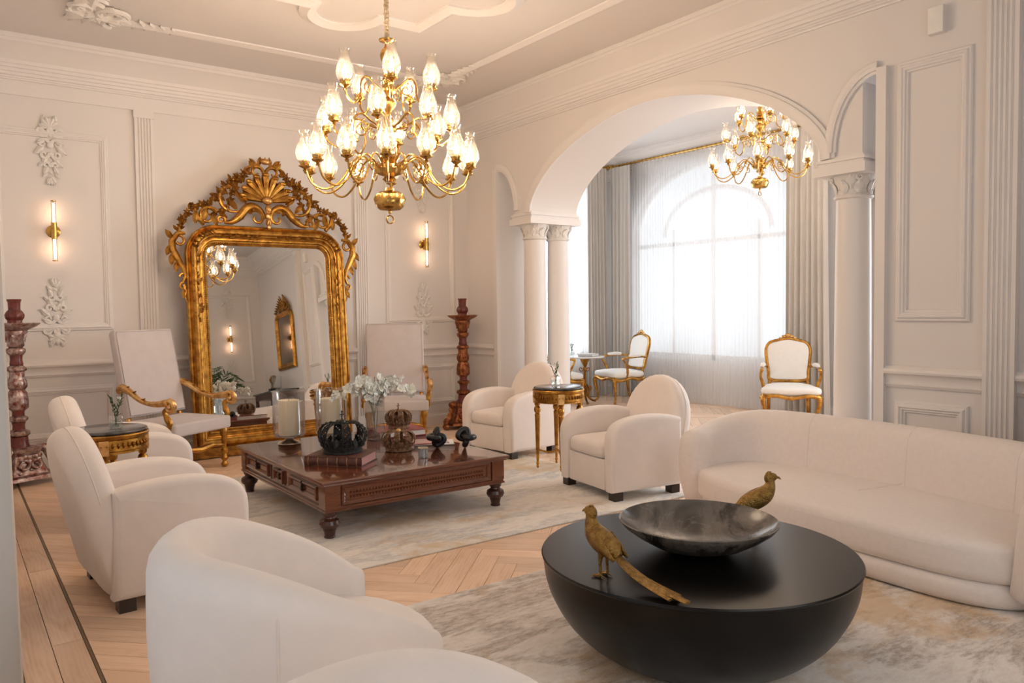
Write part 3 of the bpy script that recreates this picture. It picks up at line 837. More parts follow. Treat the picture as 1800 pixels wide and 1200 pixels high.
# ================================================================== CHANDELIERS
def hshade(s=1):
    pr = [(.036, 0), (.048, .012), (.060, .04), (.064, .065), (.058, .10), (.045, .135), (.034, .165), (.031, .185), (.033, .205), (.039, .222), (.038, .223), (.032, .205), (.030, .185), (.033, .165), (.044, .134), (.057, .10), (.063, .065), (.059, .04), (.047, .013), (.034, .002)]
    return lathe([(r*s, z*s) for r, z in pr], 20)
def bulb(s=1): return lathe([(.008*s, .035*s), (.015*s, .055*s), (.017*s, .075*s), (.013*s, .098*s), (.005*s, .122*s), (.0005, .13*s)], 10)
def cupg(s=1):
    return lathe([(.010*s, -.055*s), (.016*s, -.045*s), (.009*s, -.035*s), (.02*s, -.028*s), (.042*s, -.018*s), (.044*s, -.012*s), (.03*s, -.008*s), (.034*s, .0), (.036*s, .022*s), (.031*s, .022*s), (.029*s, .004*s), (.012*s, .002*s), (.009*s, .01*s), (.008*s, .038*s)], 18)
def build_chandelier(name, label, loc, tiers, k, stem_top, bm_=None, rot=0):
    """tiers: (arms, start angle, radius, cup z, hub z); z relative to loc"""
    t = T(name, label, 'chandelier', loc, rot, 'brass chandeliers with glass lamp shades')
    O('finial_ring', xf(tube([(.028*k*math.cos(i*PI/10), 0, .028*k*math.sin(i*PI/10)-.040*k) for i in range(20)], .0055*k, 6, True), Matrix.Identity(4)), BRASS, t)
    O('bowl', sc(lathe([(.004, 0), (.012, .004), (.012, .02), (.03, .024), (.075, .03), (.098, .05), (.107, .08), (.108, .105), (.10, .135), (.075, .155), (.035, .165), (.03, .185)], 28, 14, (.09, .13)), k, k, k), BRASS, t)
    z1 = tiers[0][4]
    O('ring_hub', mv(sc(lathe([(.03, -.09), (.05, -.07), (.035, -.05), (.085, -.03), (.10, 0), (.09, .03), (.05, .045), (.06, .06), (.075, .08), (.06, .1), (.03, .12)], 24, 12, (-.04, .04)), k, k, k), 0, 0, z1), BRASS, t)
    zz = stem_top
    pr = [(.018, z1/k), (.022, z1/k+.15)]
    for (n, a0, R, cz, hz) in tiers[1:]:
        h = hz/k; pr += [(.02, h-.16), (.05, h-.12), (.062, h-.095), (.05, h-.07), (.025, h-.05), (.03, h-.03), (.06, h-.015), (.065, h), (.05, h+.02), (.028, h+.04), (.034, h+.07), (.026, h+.10)]
    h = zz/k
    pr += [(.03, h-.38), (.046, h-.33), (.05, h-.29), (.036, h-.25), (.022, h-.225), (.03, h-.20), (.024, h-.185), (.045, h-.15), (.052, h-.12), (.044, h-.085), (.02, h-.06), (.014, h-.04), (.02, h-.03), (.055, h-.018), (.058, h-.008), (.03, h), (.01, h+.01)]
    pr = sorted(pr, key=lambda p: p[1])
    O('stem', sc(lathe(pr, 20), k, k, k), BRASS, t)
    for ti, (n, a0, R, cz, hz) in enumerate(tiers):
        low = ti == 0
        if low: prof = [(.09*k, hz), (.13*k, hz+.05*k), (.19*k, hz+.085*k), (.25*k, hz+.05*k), (R*.58, hz-.09*k), (R*.76, hz-.155*k), (R*.92, hz-.12*k), (R*.99, hz-.03*k), (R, cz-.05*k)]
        else: prof = [(.05*k, hz), (R*.3, hz+.03*k), (R*.5, hz+.075*k), (R*.64, hz+.03*k), (R*.66, hz-.06*k), (R*.8, hz-.12*k), (R*.96, hz-.08*k), (R, cz-.05*k)]
        P = spl([(r, 0, z) for r, z in prof], 5)
        arm_g = tube(P, .0075*k, 7)
        cur = spiral(R*.42, hz-.005*k, .05*k, .01*k, 80, -380, 16)
        arm_g = join(arm_g, tube(cur, .005*k, 5))
        am = mesh_of('arm', arm_g); cm = mesh_of('candle_cup', sc(cupg(), k, k, k)); sm = mesh_of('glass_shade', hshade(k)); bm = mesh_of('bulb', bulb(k))
        for i in range(n):
            a = rad(a0)+2*PI*i/n
            ao = O('arm', am, BRASS, t); ao.rotation_euler = (0, 0, a)
            c = O('candle_cup', cm, BRASS, ao); c.location = (R, 0, cz)
            s = O('glass_shade', sm, SHADE, ao); s.location = (R, 0, cz+.006*k)
            b = O('bulb', bm, bm_ or BULB, ao); b.location = (R, 0, cz)
    return t
# angles are measured so that 0 degrees looks along world +x; the camera sees the lamp from about -117 degrees
CH = (2.605, 5.02, 2.085)
AC = math.degrees(math.atan2(-CH[1], -CH[0]))
ch1 = build_chandelier('chandelier', 'large three tier brass chandelier with many glass shades over the coffee table', CH,
    [(14, AC-1.5, .585, .325, .315), (8, AC-9, .45, .605, .60), (5, AC+5, .315, .885, .875)], 1.0, 1.235)
def chain(t, z0, z1, r=.016):
    n = 40; P = []
    V = []
    for i in range(n*2+1):
        s = i/(n*2); P.append((.004*math.sin(i*1.9), .004*math.cos(i*1.3), z0+(z1-z0)*s)); V.append(r*(.8+.35*abs(math.sin(i*1.1))))
    O('fabric_covered_chain', tube(P, V, 8), mat('chain_sleeve', (.62, .52, .38), .7, col2=(.42, .32, .20), scale=60), t)
chain(ch1, 1.24, ZC-CH[2])
O('ceiling_canopy', lathe([(.03, ZC-CH[2]-.03), (.06, ZC-CH[2]-.02), (.07, ZC-CH[2])], 20), BRASS, ch1)
C2 = (7.05, 5.14, 2.62)
ch2 = build_chandelier('chandelier', 'smaller brass chandelier seen through the arch before the window', C2,
    [(10, 250, .50, .265, .26), (6, 262, .36, .53, .52), (5, 240, .25, .76, .75)], .82, 1.06, BULB2)
chain(ch2, 1.06, ZC-C2[2], .011)

# ================================================================== WALL SCONCES
def build_sconce(label, loc, rot):
    t = T('wall_sconce', label, 'wall lamp', loc, rot, 'tubular brass wall sconces')
    O('backplate', rx(lathe([(.058, 0), (.058, .008), (.05, .014), (.02, .016), (.018, .05)], 24), PI/2), BRASS, t)
    O('arm', tube([(0, -.03, 0), (0, -.085, 0)], .012, 10), BRASS, t)
    O('body', mv(lathe([(.021, -.075), (.024, -.073), (.024, -.02), (.027, -.018), (.027, .018), (.024, .02), (.024, .073), (.021, .075)], 20), 0, -.085, 0), BRASS, t)
    for s in (-1, 1):
        g = lathe([(.021, .07), (.021, .268), (.0195, .268), (.0195, .07)], 18)
        O('glass_tube', mv(sc(g, 1, 1, s), 0, -.085, 0), GLASS, t)
        O('end_ring', mv(sc(lathe([(.0225, .262), (.0225, .270), (.018, .270), (.018, .262)], 18), 1, 1, s), 0, -.085, 0), BRASS, t)
        O('filament_rod', mv(sc(lathe([(.0085, .075), (.0085, .24), (.0001, .245)], 10), 1, 1, s), 0, -.085, 0), ROD_E, t)
    return t
build_sconce('brass tube sconce on the wall left of the tall mirror', (.825, YB, 2.14), 0)
build_sconce('brass tube sconce on the wall right of the tall mirror, by the corner', (4.645, YB, 2.17), 0)
build_sconce('brass tube sconce on the opposite wall, seen in the mirror', (4.62, YF, 2.14), PI)

# ================================================================== TALL LEANING MIRROR
mir = T('gilt_mirror', 'tall gilt mirror with carved shell crest leaning against the back wall', 'mirror', (2.69, 7.735, .0))
mir.rotation_euler = (rad(-4.6), 0, 0)
def rtop(hw, z0, z1, r, y=0, n=10):
    """path: bottom-left, bottom-right, right side up, rounded corner, top, rounded corner"""
    P = [(-hw, y, z0), (hw, y, z0)]
    for k in range(n+1):
        a = PI/2*k/n; P.append((hw-r+r*math.cos(a), y, z1-r+r*math.sin(a)))
    for k in range(n+1):
        a = PI/2+PI/2*k/n; P.append((-hw+r+r*math.cos(a), y, z1-r+r*math.sin(a)))
    return P
fp = [(0, -.10), (.05, -.10), (.062, -.092), (.066, -.08), (.058, -.07), (.07, -.062), (.092, -.05), (.10, -.03), (.096, -.012), (.082, 0), (.078, .012), (.066, .018), (.06, .028), (.064, .04), (.062, .052), (.05, .058), (.046, .072), (.05, .084), (.04, .096), (.02, .10), (0, .10)]
O('frame', sweep(fp, rtop(.71, .17, 2.155, .20), True, (0, -1, 0)), GOLD, mir, True, 30)
fi = [(0, -.012), (.012, -.012), (.016, 0), (.012, .012), (0, .012)]
O('inner_beading', join(*[ball(p[0], -.052, p[2], .0075, n=6, m=4) for p in sum([[ (Vector(a)+(Vector(b)-Vector(a))*i/max(1, round((Vector(b)-Vector(a)).length/.018))) for i in range(max(1, round((Vector(b)-Vector(a)).length/.018)))] for a, b in zip(rtop(.635, .255, 2.075, .125), rtop(.635, .255, 2.075, .125)[1:]+[rtop(.635, .255, 2.075, .125)[0]])], [])]), GOLD_D, mir)
P = rtop(.618, .262, 2.062, .115, 0, 8)
O('mirror_glass', ([(x, -.025, z) for x, y, z in P]+[(x, -.02, z) for x, y, z in P], [tuple(range(len(P))), tuple(range(2*len(P)-1, len(P)-1, -1))]), MIRROR, mir, False)
O('backing_board', box(-.70, .70, -.012, -.004, .05, 2.12), DARKFOOT, mir, False)
O('plinth', join(box(-.84, .84, -.11, 0, 0, .06), box(-.82, .82, -.095, 0, .06, .09)), GOLD_D, mir, False)
# carved corner leaves on the frame
random.seed(5)
LF = leafg(.10, .05, .012, .02); LS = leafg(.06, .03, .008, .012)
g = []
for i in range(14):
    a = rad(95+80*i/13); g.append(place2(LS, -.51+.205*math.cos(a), 1.955+.205*math.sin(a), random.uniform(-60, 60)+30, -.092, 1.1))
for i in range(22): g.append(place2(LS, -.71+random.uniform(-.03, .03), 1.3+.03*i, random.uniform(-40, 40), -.09, .8))
for i in range(16): g.append(place2(LS, -.5+.028*i, 2.165+random.uniform(-.02, .02), 90+random.uniform(-40, 40), -.09, .8))
O('corner_carving', mirx(join(*g)), GOLD_D, mir, True, 50, kind='stuff')
# crest
def tb(pts, r, y=-.05, n=7, flat=1.0): return mv(tube([(p[0], 0, p[1]) if len(p) == 2 else p for p in pts], r, n, False, flat), 0, y, 0)
sh = []
for i in range(9):
    a = -78+156*i/8; L_ = .27-.05*abs(i-4)/4
    pet = []
    ar = rad(a)
    for s in lin(0, 1, 9):
        pet.append((L_*s*math.sin(ar)*(1+.12*s*s), 2.515+L_*s*math.cos(ar)))
    sh.append(tb(pet, [.014+.030*s*(1 if s < .95 else .75) for s in lin(0, 1, 9)], -.06, 8))
    sh.append(ball(pet[-1][0], -.085, pet[-1][1], .034, 1.1, .7, .7, 8, 6))
O('shell', join(*sh), GOLD, mir)
cs = []
big = spl([(.02, 0, 2.34), (.06, 0, 2.42), (.14, 0, 2.46), (.21, 0, 2.43), (.28, 0, 2.345), (.36, 0, 2.29), (.43, 0, 2.285)], 6)
cs.append(mv(tube(big, [.012+.03*math.sin(PI*i/(len(big)-1)) for i in range(len(big))], 8), 0, -.055, 0))
cs.append(tb([(p[0], p[2]) for p in spiral(.105, 2.345, .085, .014, 60, 420, 24)], lin(.022, .009, 24)))
cs.append(tb([(p[0], p[2]) for p in spiral(.46, 2.305, .045, .008, 200, -220, 18)], lin(.018, .008, 18)))
cs.append(tb([(p[0], p[2]) for p in spiral(.33, 2.52, .135, .125, 120, -110, 24)], [.010+.012*math.sin(PI*i/23) for i in range(24)]))
cs.append(tb([(p[0], p[2]) for p in spiral(.58, 2.335, .095, .012, 150, -300, 26)], lin(.022, .008, 26)))
cs.append(tb([(.62, 2.25), (.68, 2.32), (.70, 2.40), (.66, 2.46)], [.02, .024, .018, .008]))
# top cluster
cs.append(tb([(p[0], p[2]) for p in spiral(.085, 2.81, .075, .012, 190, -160, 22)], lin(.02, .009, 22)))
cs.append(tb([(.05, 2.89), (.12, 2.88), (.19, 2.84), (.22, 2.80), (.24, 2.83)], [.02, .018, .016, .013, .008]))
for (x, z, a, s) in ((.16, 2.38, -30, 1.3), (.24, 2.33, -80, 1), (.30, 2.42, -40, 1.2), (.20, 2.5, -60, 1.1), (.25, 2.54, -50, .9), (.40, 2.33, -60, 1), (.50, 2.25, -20, 1.2), (.64, 2.28, 20, 1.4), (.70, 2.26, 0, 1.2), (.10, 2.84, -40, 1), (.14, 2.80, -90, .8), (.06, 2.88, 10, .9), (.09, 2.9, -60, .8)):
    cs.append(place2(LF, x, z, a, -.06, s))
O('crest_scroll', mirx(join(*cs)), GOLD, mir, True, 50)
md = [ball(0, -.09, 2.52, .05, 1.1, .8, .9), ball(0, -.08, 2.92, .04, 1.3, .7, .8), ball(0, -.10, 2.43, .036, .9, .8, 1.2), ball(0, -.09, 2.36, .03, 1, .8, 1.3), ball(0, -.095, 2.30, .036, .9, .7, 1.2), ball(0, -.09, 2.25, .02, 1, .8, 1.4)]
for a in (-65, -35, 0, 35, 65): md.append(place2(LS, 0, 2.90, a, -.08, 1.1))
for a in (150, 180, 210): md.append(place2(LS, 0, 2.44, a, -.11, 1.1)); md.append(place2(LS, 0, 2.33, a, -.11, 1))
O('crest_mask', join(*md[1:2], *md[6:11]), GOLD_L, mir)
O('crest_mask', join(*md[:1], *md[2:6], *md[11:]), GOLD_L, mir)
random.seed(21)
def garland(pts, n, s):
    P = spl([(x, 0, z) for x, z in pts], 10); g = [mv(tube(P, .007, 5), 0, -.05, 0)]
    for i in range(n):
        p = P[int(i*(len(P)-1)/(n-1))]
        g.append(place2(LS, p[0]+random.uniform(-.012, .012), p[2]+random.uniform(-.012, .012), random.uniform(-180, 180), -.055, s*random.uniform(.8, 1.3)))
        if i % 4 == 0:
            g.append(ball(p[0], -.065, p[2], .016*s, n=7, m=5))
            for a in range(5): g.append(place2(LS, p[0], p[2], a*72, -.062, .62*s))
    return join(*g)
ga = garland([(.20, 2.80), (.27, 2.74), (.36, 2.69), (.44, 2.60), (.50, 2.53), (.60, 2.45), (.73, 2.42), (.81, 2.30), (.87, 2.17)], 60, 1.0)
gb = garland([(.33, 2.68), (.29, 2.62), (.36, 2.54), (.38, 2.46), (.45, 2.40), (.52, 2.37)], 26, .85)
O('flower_garland', join(ga, gb), GOLD_D, mir, True, 60)
O('flower_garland', sc(join(ga, gb), -1, 1, 1), GOLD_D, mir, True, 60)
er = [tb([(.80, 2.16), (.87, 2.15), (.92, 2.08), (.92, 2.0), (.87, 1.9), (.83, 1.82), (.815, 1.74), (.84, 1.68)], [.016, .026, .034, .036, .03, .022, .018, .012]),
      tb([(p[0], p[2]) for p in spiral(.855, 2.085, .05, .03, 90, 330, 14)], .014), tb([(p[0], p[2]) for p in spiral(.84, 1.65, .035, .008, 90, -260, 14)], .012),
      tb([(p[0], p[2]) for p in spiral(.83, 1.74, .04, .01, 0, 300, 14)], .012), tb([(.84, 1.66), (.815, 1.6), (.83, 1.55), (.812, 1.5)], [.014, .012, .01, .005])]
for (x, z, a, s) in ((.91, 2.1, -40, 1.1), (.94, 2.04, -160, 1.1), (.92, 1.96, -170, 1.2), (.89, 1.88, -175, 1), (.86, 2.15, 10, 1), (.83, 1.62, -170, .9), (.85, 2.2, 20, .8)):
    er.append(place2(LF, x, z, a, -.05, s))
er = join(*er)
O('side_scroll', er, GOLD, mir, True, 50); O('side_scroll', sc(er, -1, 1, 1), GOLD, mir, True, 50)
# ================================================================== ROUND-BACK ARMCHAIRS
def yz(g): return [(v[2], v[0], v[1]) for v in g[0]], g[1]          # slab outline (y,z), thickness along x
def xz(g): return [(v[0], -v[2], v[1]) for v in g[0]], g[1]         # slab outline (x,z), thickness along -y
def build_armchair(label, loc, rot):
    t = T('armchair', label, 'armchair', loc, rot, 'cream armchairs with round backs')
    top = spl([(-.335, .40), (-.325, .475), (-.28, .54), (-.19, .578), (-.06, .598), (.08, .60), (.22, .585), (.30, .565)], 4)
    out = [(-.325, .06)]+[(p[0], p[1]) for p in [Vector((q[0], q[1])) for q in top]]+[(.31, .06)]
    out = out[::-1]
    g = yz(rslab(out, 0, .135, .038, 4))
    for s in (-1, 1): O('arm', mv(g, (.235 if s > 0 else -.37), 0, 0), CREAM2, t, True, 60)
    O('front_panel', rbox(-.24, .24, -.318, .2, .06, .285, .012), CREAM2, t, True, 60)
    O('seat_cushion', rbox(-.232, .232, -.335, .22, .285, .405, .045, .06, 5, .03), CREAM2, t, True, 60)
    bo = [(-.315, .06), (.315, .06), (.34, .35)]+[(.34*math.cos(a), .515+.335*math.sin(a)) for a in lin(0, PI, 19)]+[(-.34, .35)]
    bk = mv(rx(xz(rslab(bo, 0, .17, .07, 5)), rad(-13)), 0, .315, 0)
    b = O('backrest', bk, CREAM2, t, True, 60)
    sm = [(x, -.085, z) for x, z in outoff(bo, -.001)[2:-1]]
    O('seam', mv(rx(tube(sm, .0035, 5), rad(-13)), 0, .315, 0), CREAM2, b)
    f = mesh_of('foot', cbox(0, 0, .032, .075, .075, .064), False)
    for x in (-.31, .31):
        for y in (-.27, .25):
            o = O('foot', f, DARKFOOT, t); o.location = (x, y, 0)
    return t
ac = build_armchair('cream round-backed armchair between the gilt side table and the long sofa', (4.17, 4.30, .0105), rad(-98))
dup(ac, (4.44, 6.10, .0105), rad(-84), 'cream round-backed armchair in front of the left column pair')
dup(ac, (.878, 4.318, 0), rad(93.5), 'cream round-backed armchair at left, nearest of the two, its back to the wall')
dup(ac, (1.03, 5.93, 0), rad(88), 'cream round-backed armchair beyond the left marble-topped side table')

# ================================================================== SHELL SEATING (tub chairs, curved sofa)
def shell(path, z0, bulge=.02, rim=8, z0r=.0):
    """path: (x, y, nx, ny, h, th, flare) ; n = outward unit"""
    V, F = [], []
    def section(x, y, nx, ny, h, th, fl, zb):
        S = []
        for s in lin(0, 1, 9):
            z = zb+(h-th/2-zb)*s; S.append((th/2+bulge*math.sin(PI*s)+fl*(s-1), z))
        for k in range(1, rim):
            a = PI*k/rim; S.append((th/2*math.cos(a), h-th/2+th/2*math.sin(a)))
        for s in lin(1, 0, 9):
            z = zb+(h-th/2-zb)*s; S.append((-th/2+fl*(s-1), z))
        return [(x+nx*o, y+ny*o, z) for o, z in S]
    secs = []
    def ends(p, q, rev):
        (x, y, nx, ny, h, th, fl) = p; tx, ty = x-q[0], y-q[1]; L = math.hypot(tx, ty); tx, ty = tx/L, ty/L
        E = []
        for k in (1, 2, 3, 4):
            a = PI/2*k/4.2
            E.append(section(x+tx*th/2*math.sin(a), y+ty*th/2*math.sin(a), nx, ny, h-th/2*(1-math.cos(a)), max(.01, th*math.cos(a)), fl, z0+z0r*th*.5*(1-math.cos(a))))
        return E[::-1] if rev else E
    secs += ends(path[0], path[1], True)
    secs += [section(*p, z0) for p in path]
    secs += ends(path[-1], path[-2], False)
    m = len(secs[0])
    for s in secs: V += s
    for i in range(len(secs)-1):
        for k in range(m):
            l = (k+1) % m
            F.append((i*m+k, (i+1)*m+k, (i+1)*m+l, i*m+l))
    F.append(tuple(range(m))); F.append(tuple((len(secs)-1)*m+k for k in range(m-1, -1, -1)))
    return V, F
def build_tub(label, loc, rot):
    t = T('tub_chair', label, 'tub chair', loc, rot, 'cream barrel tub chairs')
    path = []
    for i in range(41):
        a = rad(-128+256*i/40); c = (1+math.cos(a))/2
        w = max(0, min(1, (c-.15)/.8)); w = w*w*(3-2*w)
        R = .385; h = .555+.195*w-.075*max(0, (abs(math.degrees(a))-92)/36)**2; th = .075+.085*w
        path.append((R*1.06*math.sin(a), R*math.cos(a)*1.0, math.sin(a), math.cos(a), h, th, .055))
    path = path[::-1]
    sh_ = O('shell', shell(path, .045, .025), CREAM2, t, True, 70)
    for a in (-62, 62):
        a = rad(a); c = (1+math.cos(a))/2; w = max(0, min(1, (c-.15)/.8)); w = w*w*(3-2*w); th = .075+.085*w; h = .555+.195*w
        P = [((.385*1.06+(th/2+.025*math.sin(PI*s)+.055*(s-1)))*math.sin(a), (.385+(th/2+.025*math.sin(PI*s)+.055*(s-1)))*math.cos(a), .045+(h-th/2-.045)*s) for s in lin(0, 1, 9)]
        O('seam', tube(P, .002, 5), CREAM2, sh_)
    oc = [(.355*math.sin(a)*1.04, -.33*math.cos(a)-.045 if math.cos(a) > 0 else -.30*math.cos(a)-.045) for a in lin(0, 2*PI, 33)[:-1]]
    oc = [(x, y) for x, y in oc]
    O('seat_cushion', rslab(oc, .27, .40, .05, 5, .025), CREAM2, t, True, 60)
    O('seat_base', rslab([(x*.97, y*.97) for x, y in oc], .045, .28, .03, 3), CREAM2, t, True, 60)
    O('swivel_base', lathe([(.24, 0), (.24, .03), (.2, .045), (.06, .05)], 28), DARKFOOT, t)
    return t
tub = build_tub('cream barrel tub chair in the foreground with its seat open to the right', (.89, 2.26, 0), rad(84.6))
dup(tub, (.58, .925, 0), rad(27.5), 'cream barrel tub chair cut off by the bottom edge, only its rim showing')

sofa = T('curved_sofa', 'long cream curved sofa behind the round black table', 'sofa', (4.27, 2.40, .0105), rad(-97.5))
cp = [(1.13, -.30), (1.2, -.08), (1.16, .14), (1.02, .29), (.72, .375), (.36, .41), (0, .42)]
cp = [(x, y, 0) for x, y in cp]+[(-x*.965, y, 0) for x, y in cp[-2::-1]]
SP = spl(cp, 6); path = []
for i, p in enumerate(SP):
    a = SP[min(i+1, len(SP)-1)]-SP[max(i-1, 0)]; nrm = Vector((a.y, -a.x, 0)).normalized()
    if nrm.dot(Vector((p[0], p[1]+.2, 0))) < 0: nrm = -nrm
    s = min(1, max(0, (p[1]+.32)/.66)); s = s*s*(3-2*s)
    path.append((p[0], p[1], nrm.x, nrm.y, .55+.105*s, .205+.015*s, .05))
sh2 = O('backrest', shell(path, .035, .03, 10, 1.2), CREAM, sofa, True, 75)
seat_o = spl([(x, y, 0) for x, y in ((-1.06, -.28), (-.85, -.44), (-.45, -.50), (0, -.515), (.45, -.50), (.85, -.44), (1.06, -.28), (1.1, 0), (.98, .2), (.6, .32), (0, .36), (-.6, .32), (-.98, .2), (-1.1, 0))], 5, True)
seat_o = [(p[0], p[1]) for p in seat_o]
O('seat_cushion', rslab(seat_o, .115, .305, .05, 5, .03), CREAM, sofa, True, 60)
O('plinth_roll', rslab([(x*.985, y*.985-.012) for x, y in seat_o], .0, .12, .05, 5), CREAM, sofa, True, 60)
seamp = [(x, y, .258) for x, y in outoff(seat_o, .002)]
O('seam', tube(seamp, .0025, 5, True), CREAM, sofa)
for xs_ in (-.62, .05, .70):
    j = min(range(len(path)), key=lambda q: abs(path[q][0]-xs_)+(0 if path[q][1] > .1 else 9)); q = path[j]
    P = []
    for s in lin(.35, 1, 7):
        off = -q[5]/2+q[6]*(s-1)-.001; P.append((q[0]+q[2]*off, q[1]+q[3]*off, .035+(q[4]-q[5]/2-.035)*s))
    for a in lin(PI*.9, PI*.1, 8): P.append((q[0]+q[2]*q[5]/2*math.cos(a), q[1]+q[3]*q[5]/2*math.cos(a), q[4]-q[5]/2+q[5]/2*math.sin(a)+.001))
    O('seam', tube(P, .002, 5), CREAM, sh2)
O('seam', tube([(.05, y, z) for y, z in ((-.514, .15), (-.515, .25), (-.49, .298), (-.4, .314), (-.1, .336), (.28, .325))], .002, 5), CREAM, sofa)

# ================================================================== ROUND BLACK TABLE, BOWL, BIRDS
RT = (2.415, 2.06)
rt = T('round_table', 'round black coffee table shaped like a half sphere', 'coffee table', (RT[0], RT[1], .0105))
O('body', lathe([(q[0], max(0, q[2])) for q in spl([(.31, 0, 0), (.325, 0, .002), (.43, 0, .06), (.52, 0, .14), (.578, 0, .23), (.607, 0, .31), (.617, 0, .395)], 5)], 72), ROUNDBLK, rt, True, 50)
O('top', lathe([(.615, .393), (.622, .397), (.624, .403), (.620, .409), (.608, .4095), (.0001, .4095)], 72), ROUNDBLK, rt, True, 50)
ZT = .0105+.4095
def marble_mat(name, base, vein, vc, rough):
    m, nt, b = newmat(name)
    tc = N(nt, 'ShaderNodeTexCoord')
    n = N(nt, 'ShaderNodeTexNoise', Scale=2.6, Detail=4, Distortion=2.6); nt.links.new(tc.outputs['Object'], n.inputs['Vector'])
    r = ramp(nt, n.outputs['Fac'], [(.30, base), (.50, vein), (.62, base), (.72, vein)])
    n2 = N(nt, 'ShaderNodeTexNoise', Scale=4, Detail=5, Distortion=2.5); nt.links.new(tc.outputs['Object'], n2.inputs['Vector'])
    r2 = ramp(nt, n2.outputs['Fac'], [(.488, (0, 0, 0)), (.5, (1, 1, 1)), (.512, (0, 0, 0))])
    mx = N(nt, 'ShaderNodeMix', data_type='RGBA'); mx.inputs[7].default_value = (*vc, 1)
    ml = N(nt, 'ShaderNodeMath', operation='MULTIPLY'); ml.inputs[1].default_value = .22; nt.links.new(r2.outputs[0], ml.inputs[0])
    nt.links.new(ml.outputs[0], mx.inputs[0]); nt.links.new(r.outputs[0], mx.inputs[6]); nt.links.new(mx.outputs[2], b.inputs['Base Color'])
    b.inputs['Roughness'].default_value = rough; return m
BMARB = marble_mat('black_veined_marble', (.022, .019, .017), (.15, .13, .11), (.36, .33, .30), .2)
DMARB = marble_mat('grey_black_marble', (.04, .042, .045), (.085, .085, .09), (.2, .2, .2), .12)
bowl = O('marble_bowl', lathe([(.085, 0), (.10, .002), (.19, .03), (.255, .068), (.298, .100), (.314, .120), (.315, .124), (.309, .126), (.290, .105), (.245, .074), (.18, .040), (.09, .022), (.0001, .018)], 64), BMARB, None, True, 50)
bowl.location = (2.425, 2.06, ZT); tag(bowl, 'wide shallow black marble bowl with grey veining on the round table', 'bowl')
def build_bird(label, loc, rot, up=1.0, tail=1.0, name='pheasant_figurine'):
    t = T(name, label, 'figurine', loc, rot, 'brass pheasants on the round table')
    B = spl([(-.085, 0, .088), (-.05, 0, .106), (-.01, 0, .125), (.03, 0, .150), (.050, 0, .178), (.056, 0, .205), (.058, 0, .222)], 4)
    Rr = spl([(.016, 0, 0), (.036, 0, 0), (.044, 0, 0), (.040, 0, 0), (.028, 0, 0), (.019, 0, 0), (.017, 0, 0)], 4)
    O('body', tube(B, [r[0] for r in Rr], 14), BRONZE, t)
    O('head', join(ball(.063, 0, .228, .0195, 1.15, .9, .95, 12, 8), ball(.046, 0, .222, .019, .9, .95, 1.3, 10, 8), tube([(.058, 0, .245), (.046, 0, .247), (.036, 0, .242)], [.007, .006, .002], 6)), BRONZE, t)
    O('beak', tube([(.078, 0, .228), (.092, 0, .225), (.101, 0, .218)], [.007, .005, .001], 6), BRONZE, t)
    for s in (-1, 1):
        O('wing', xf(tube([(-.10, 0, -.012), (-.05, 0, -.004), (0, 0, .004), (.03, 0, 0)], [.006, .02, .028, .008], 8), Matrix.Translation((-.005, s*.036, .132)) @ Matrix.Rotation(rad(-22), 4, 'Y') @ Matrix.Diagonal((1, .4, 1, 1))), BRONZE, t)
        O('leg', join(tube([(-.015, s*.018, .095), (-.008, s*.018, .05), (-.012, s*.018, .008)], [.013, .006, .005], 7), *[tube([(-.012, s*.018, .008), (-.012+.035*math.cos(a), s*.018+.035*math.sin(a), .004)], [.005, .0025], 5) for a in (-.55, 0, .55)], tube([(-.012, s*.018, .008), (-.034, s*.018, .004)], [.005, .002], 5)), BRONZE, t)
    tl = []
    for s, (ln, w) in enumerate(((1, .022), (.72, .02), (.72, .02))):
        yo = (0, .012, -.012)[s]
        P = spl([(-.06, yo*.3, .095), (-.12, yo*.6, .066), (-.20, yo, .036), (-.20-.19*ln*tail, yo*1.9, .0125)], 4)
        tl.append(tube(P, [max(.004, w*(.9-.35*abs(i/len(P)-.4))) for i in range(len(P))], 8, False, .3))
    O('tail', join(*tl), BRONZE, t)
    return t
build_bird('long tailed brass pheasant standing left of the marble bowl', (1.91, 2.07, ZT), rad(93))
build_bird('brass pheasant behind the marble bowl, facing right', (2.865, 2.10, ZT), rad(-47))

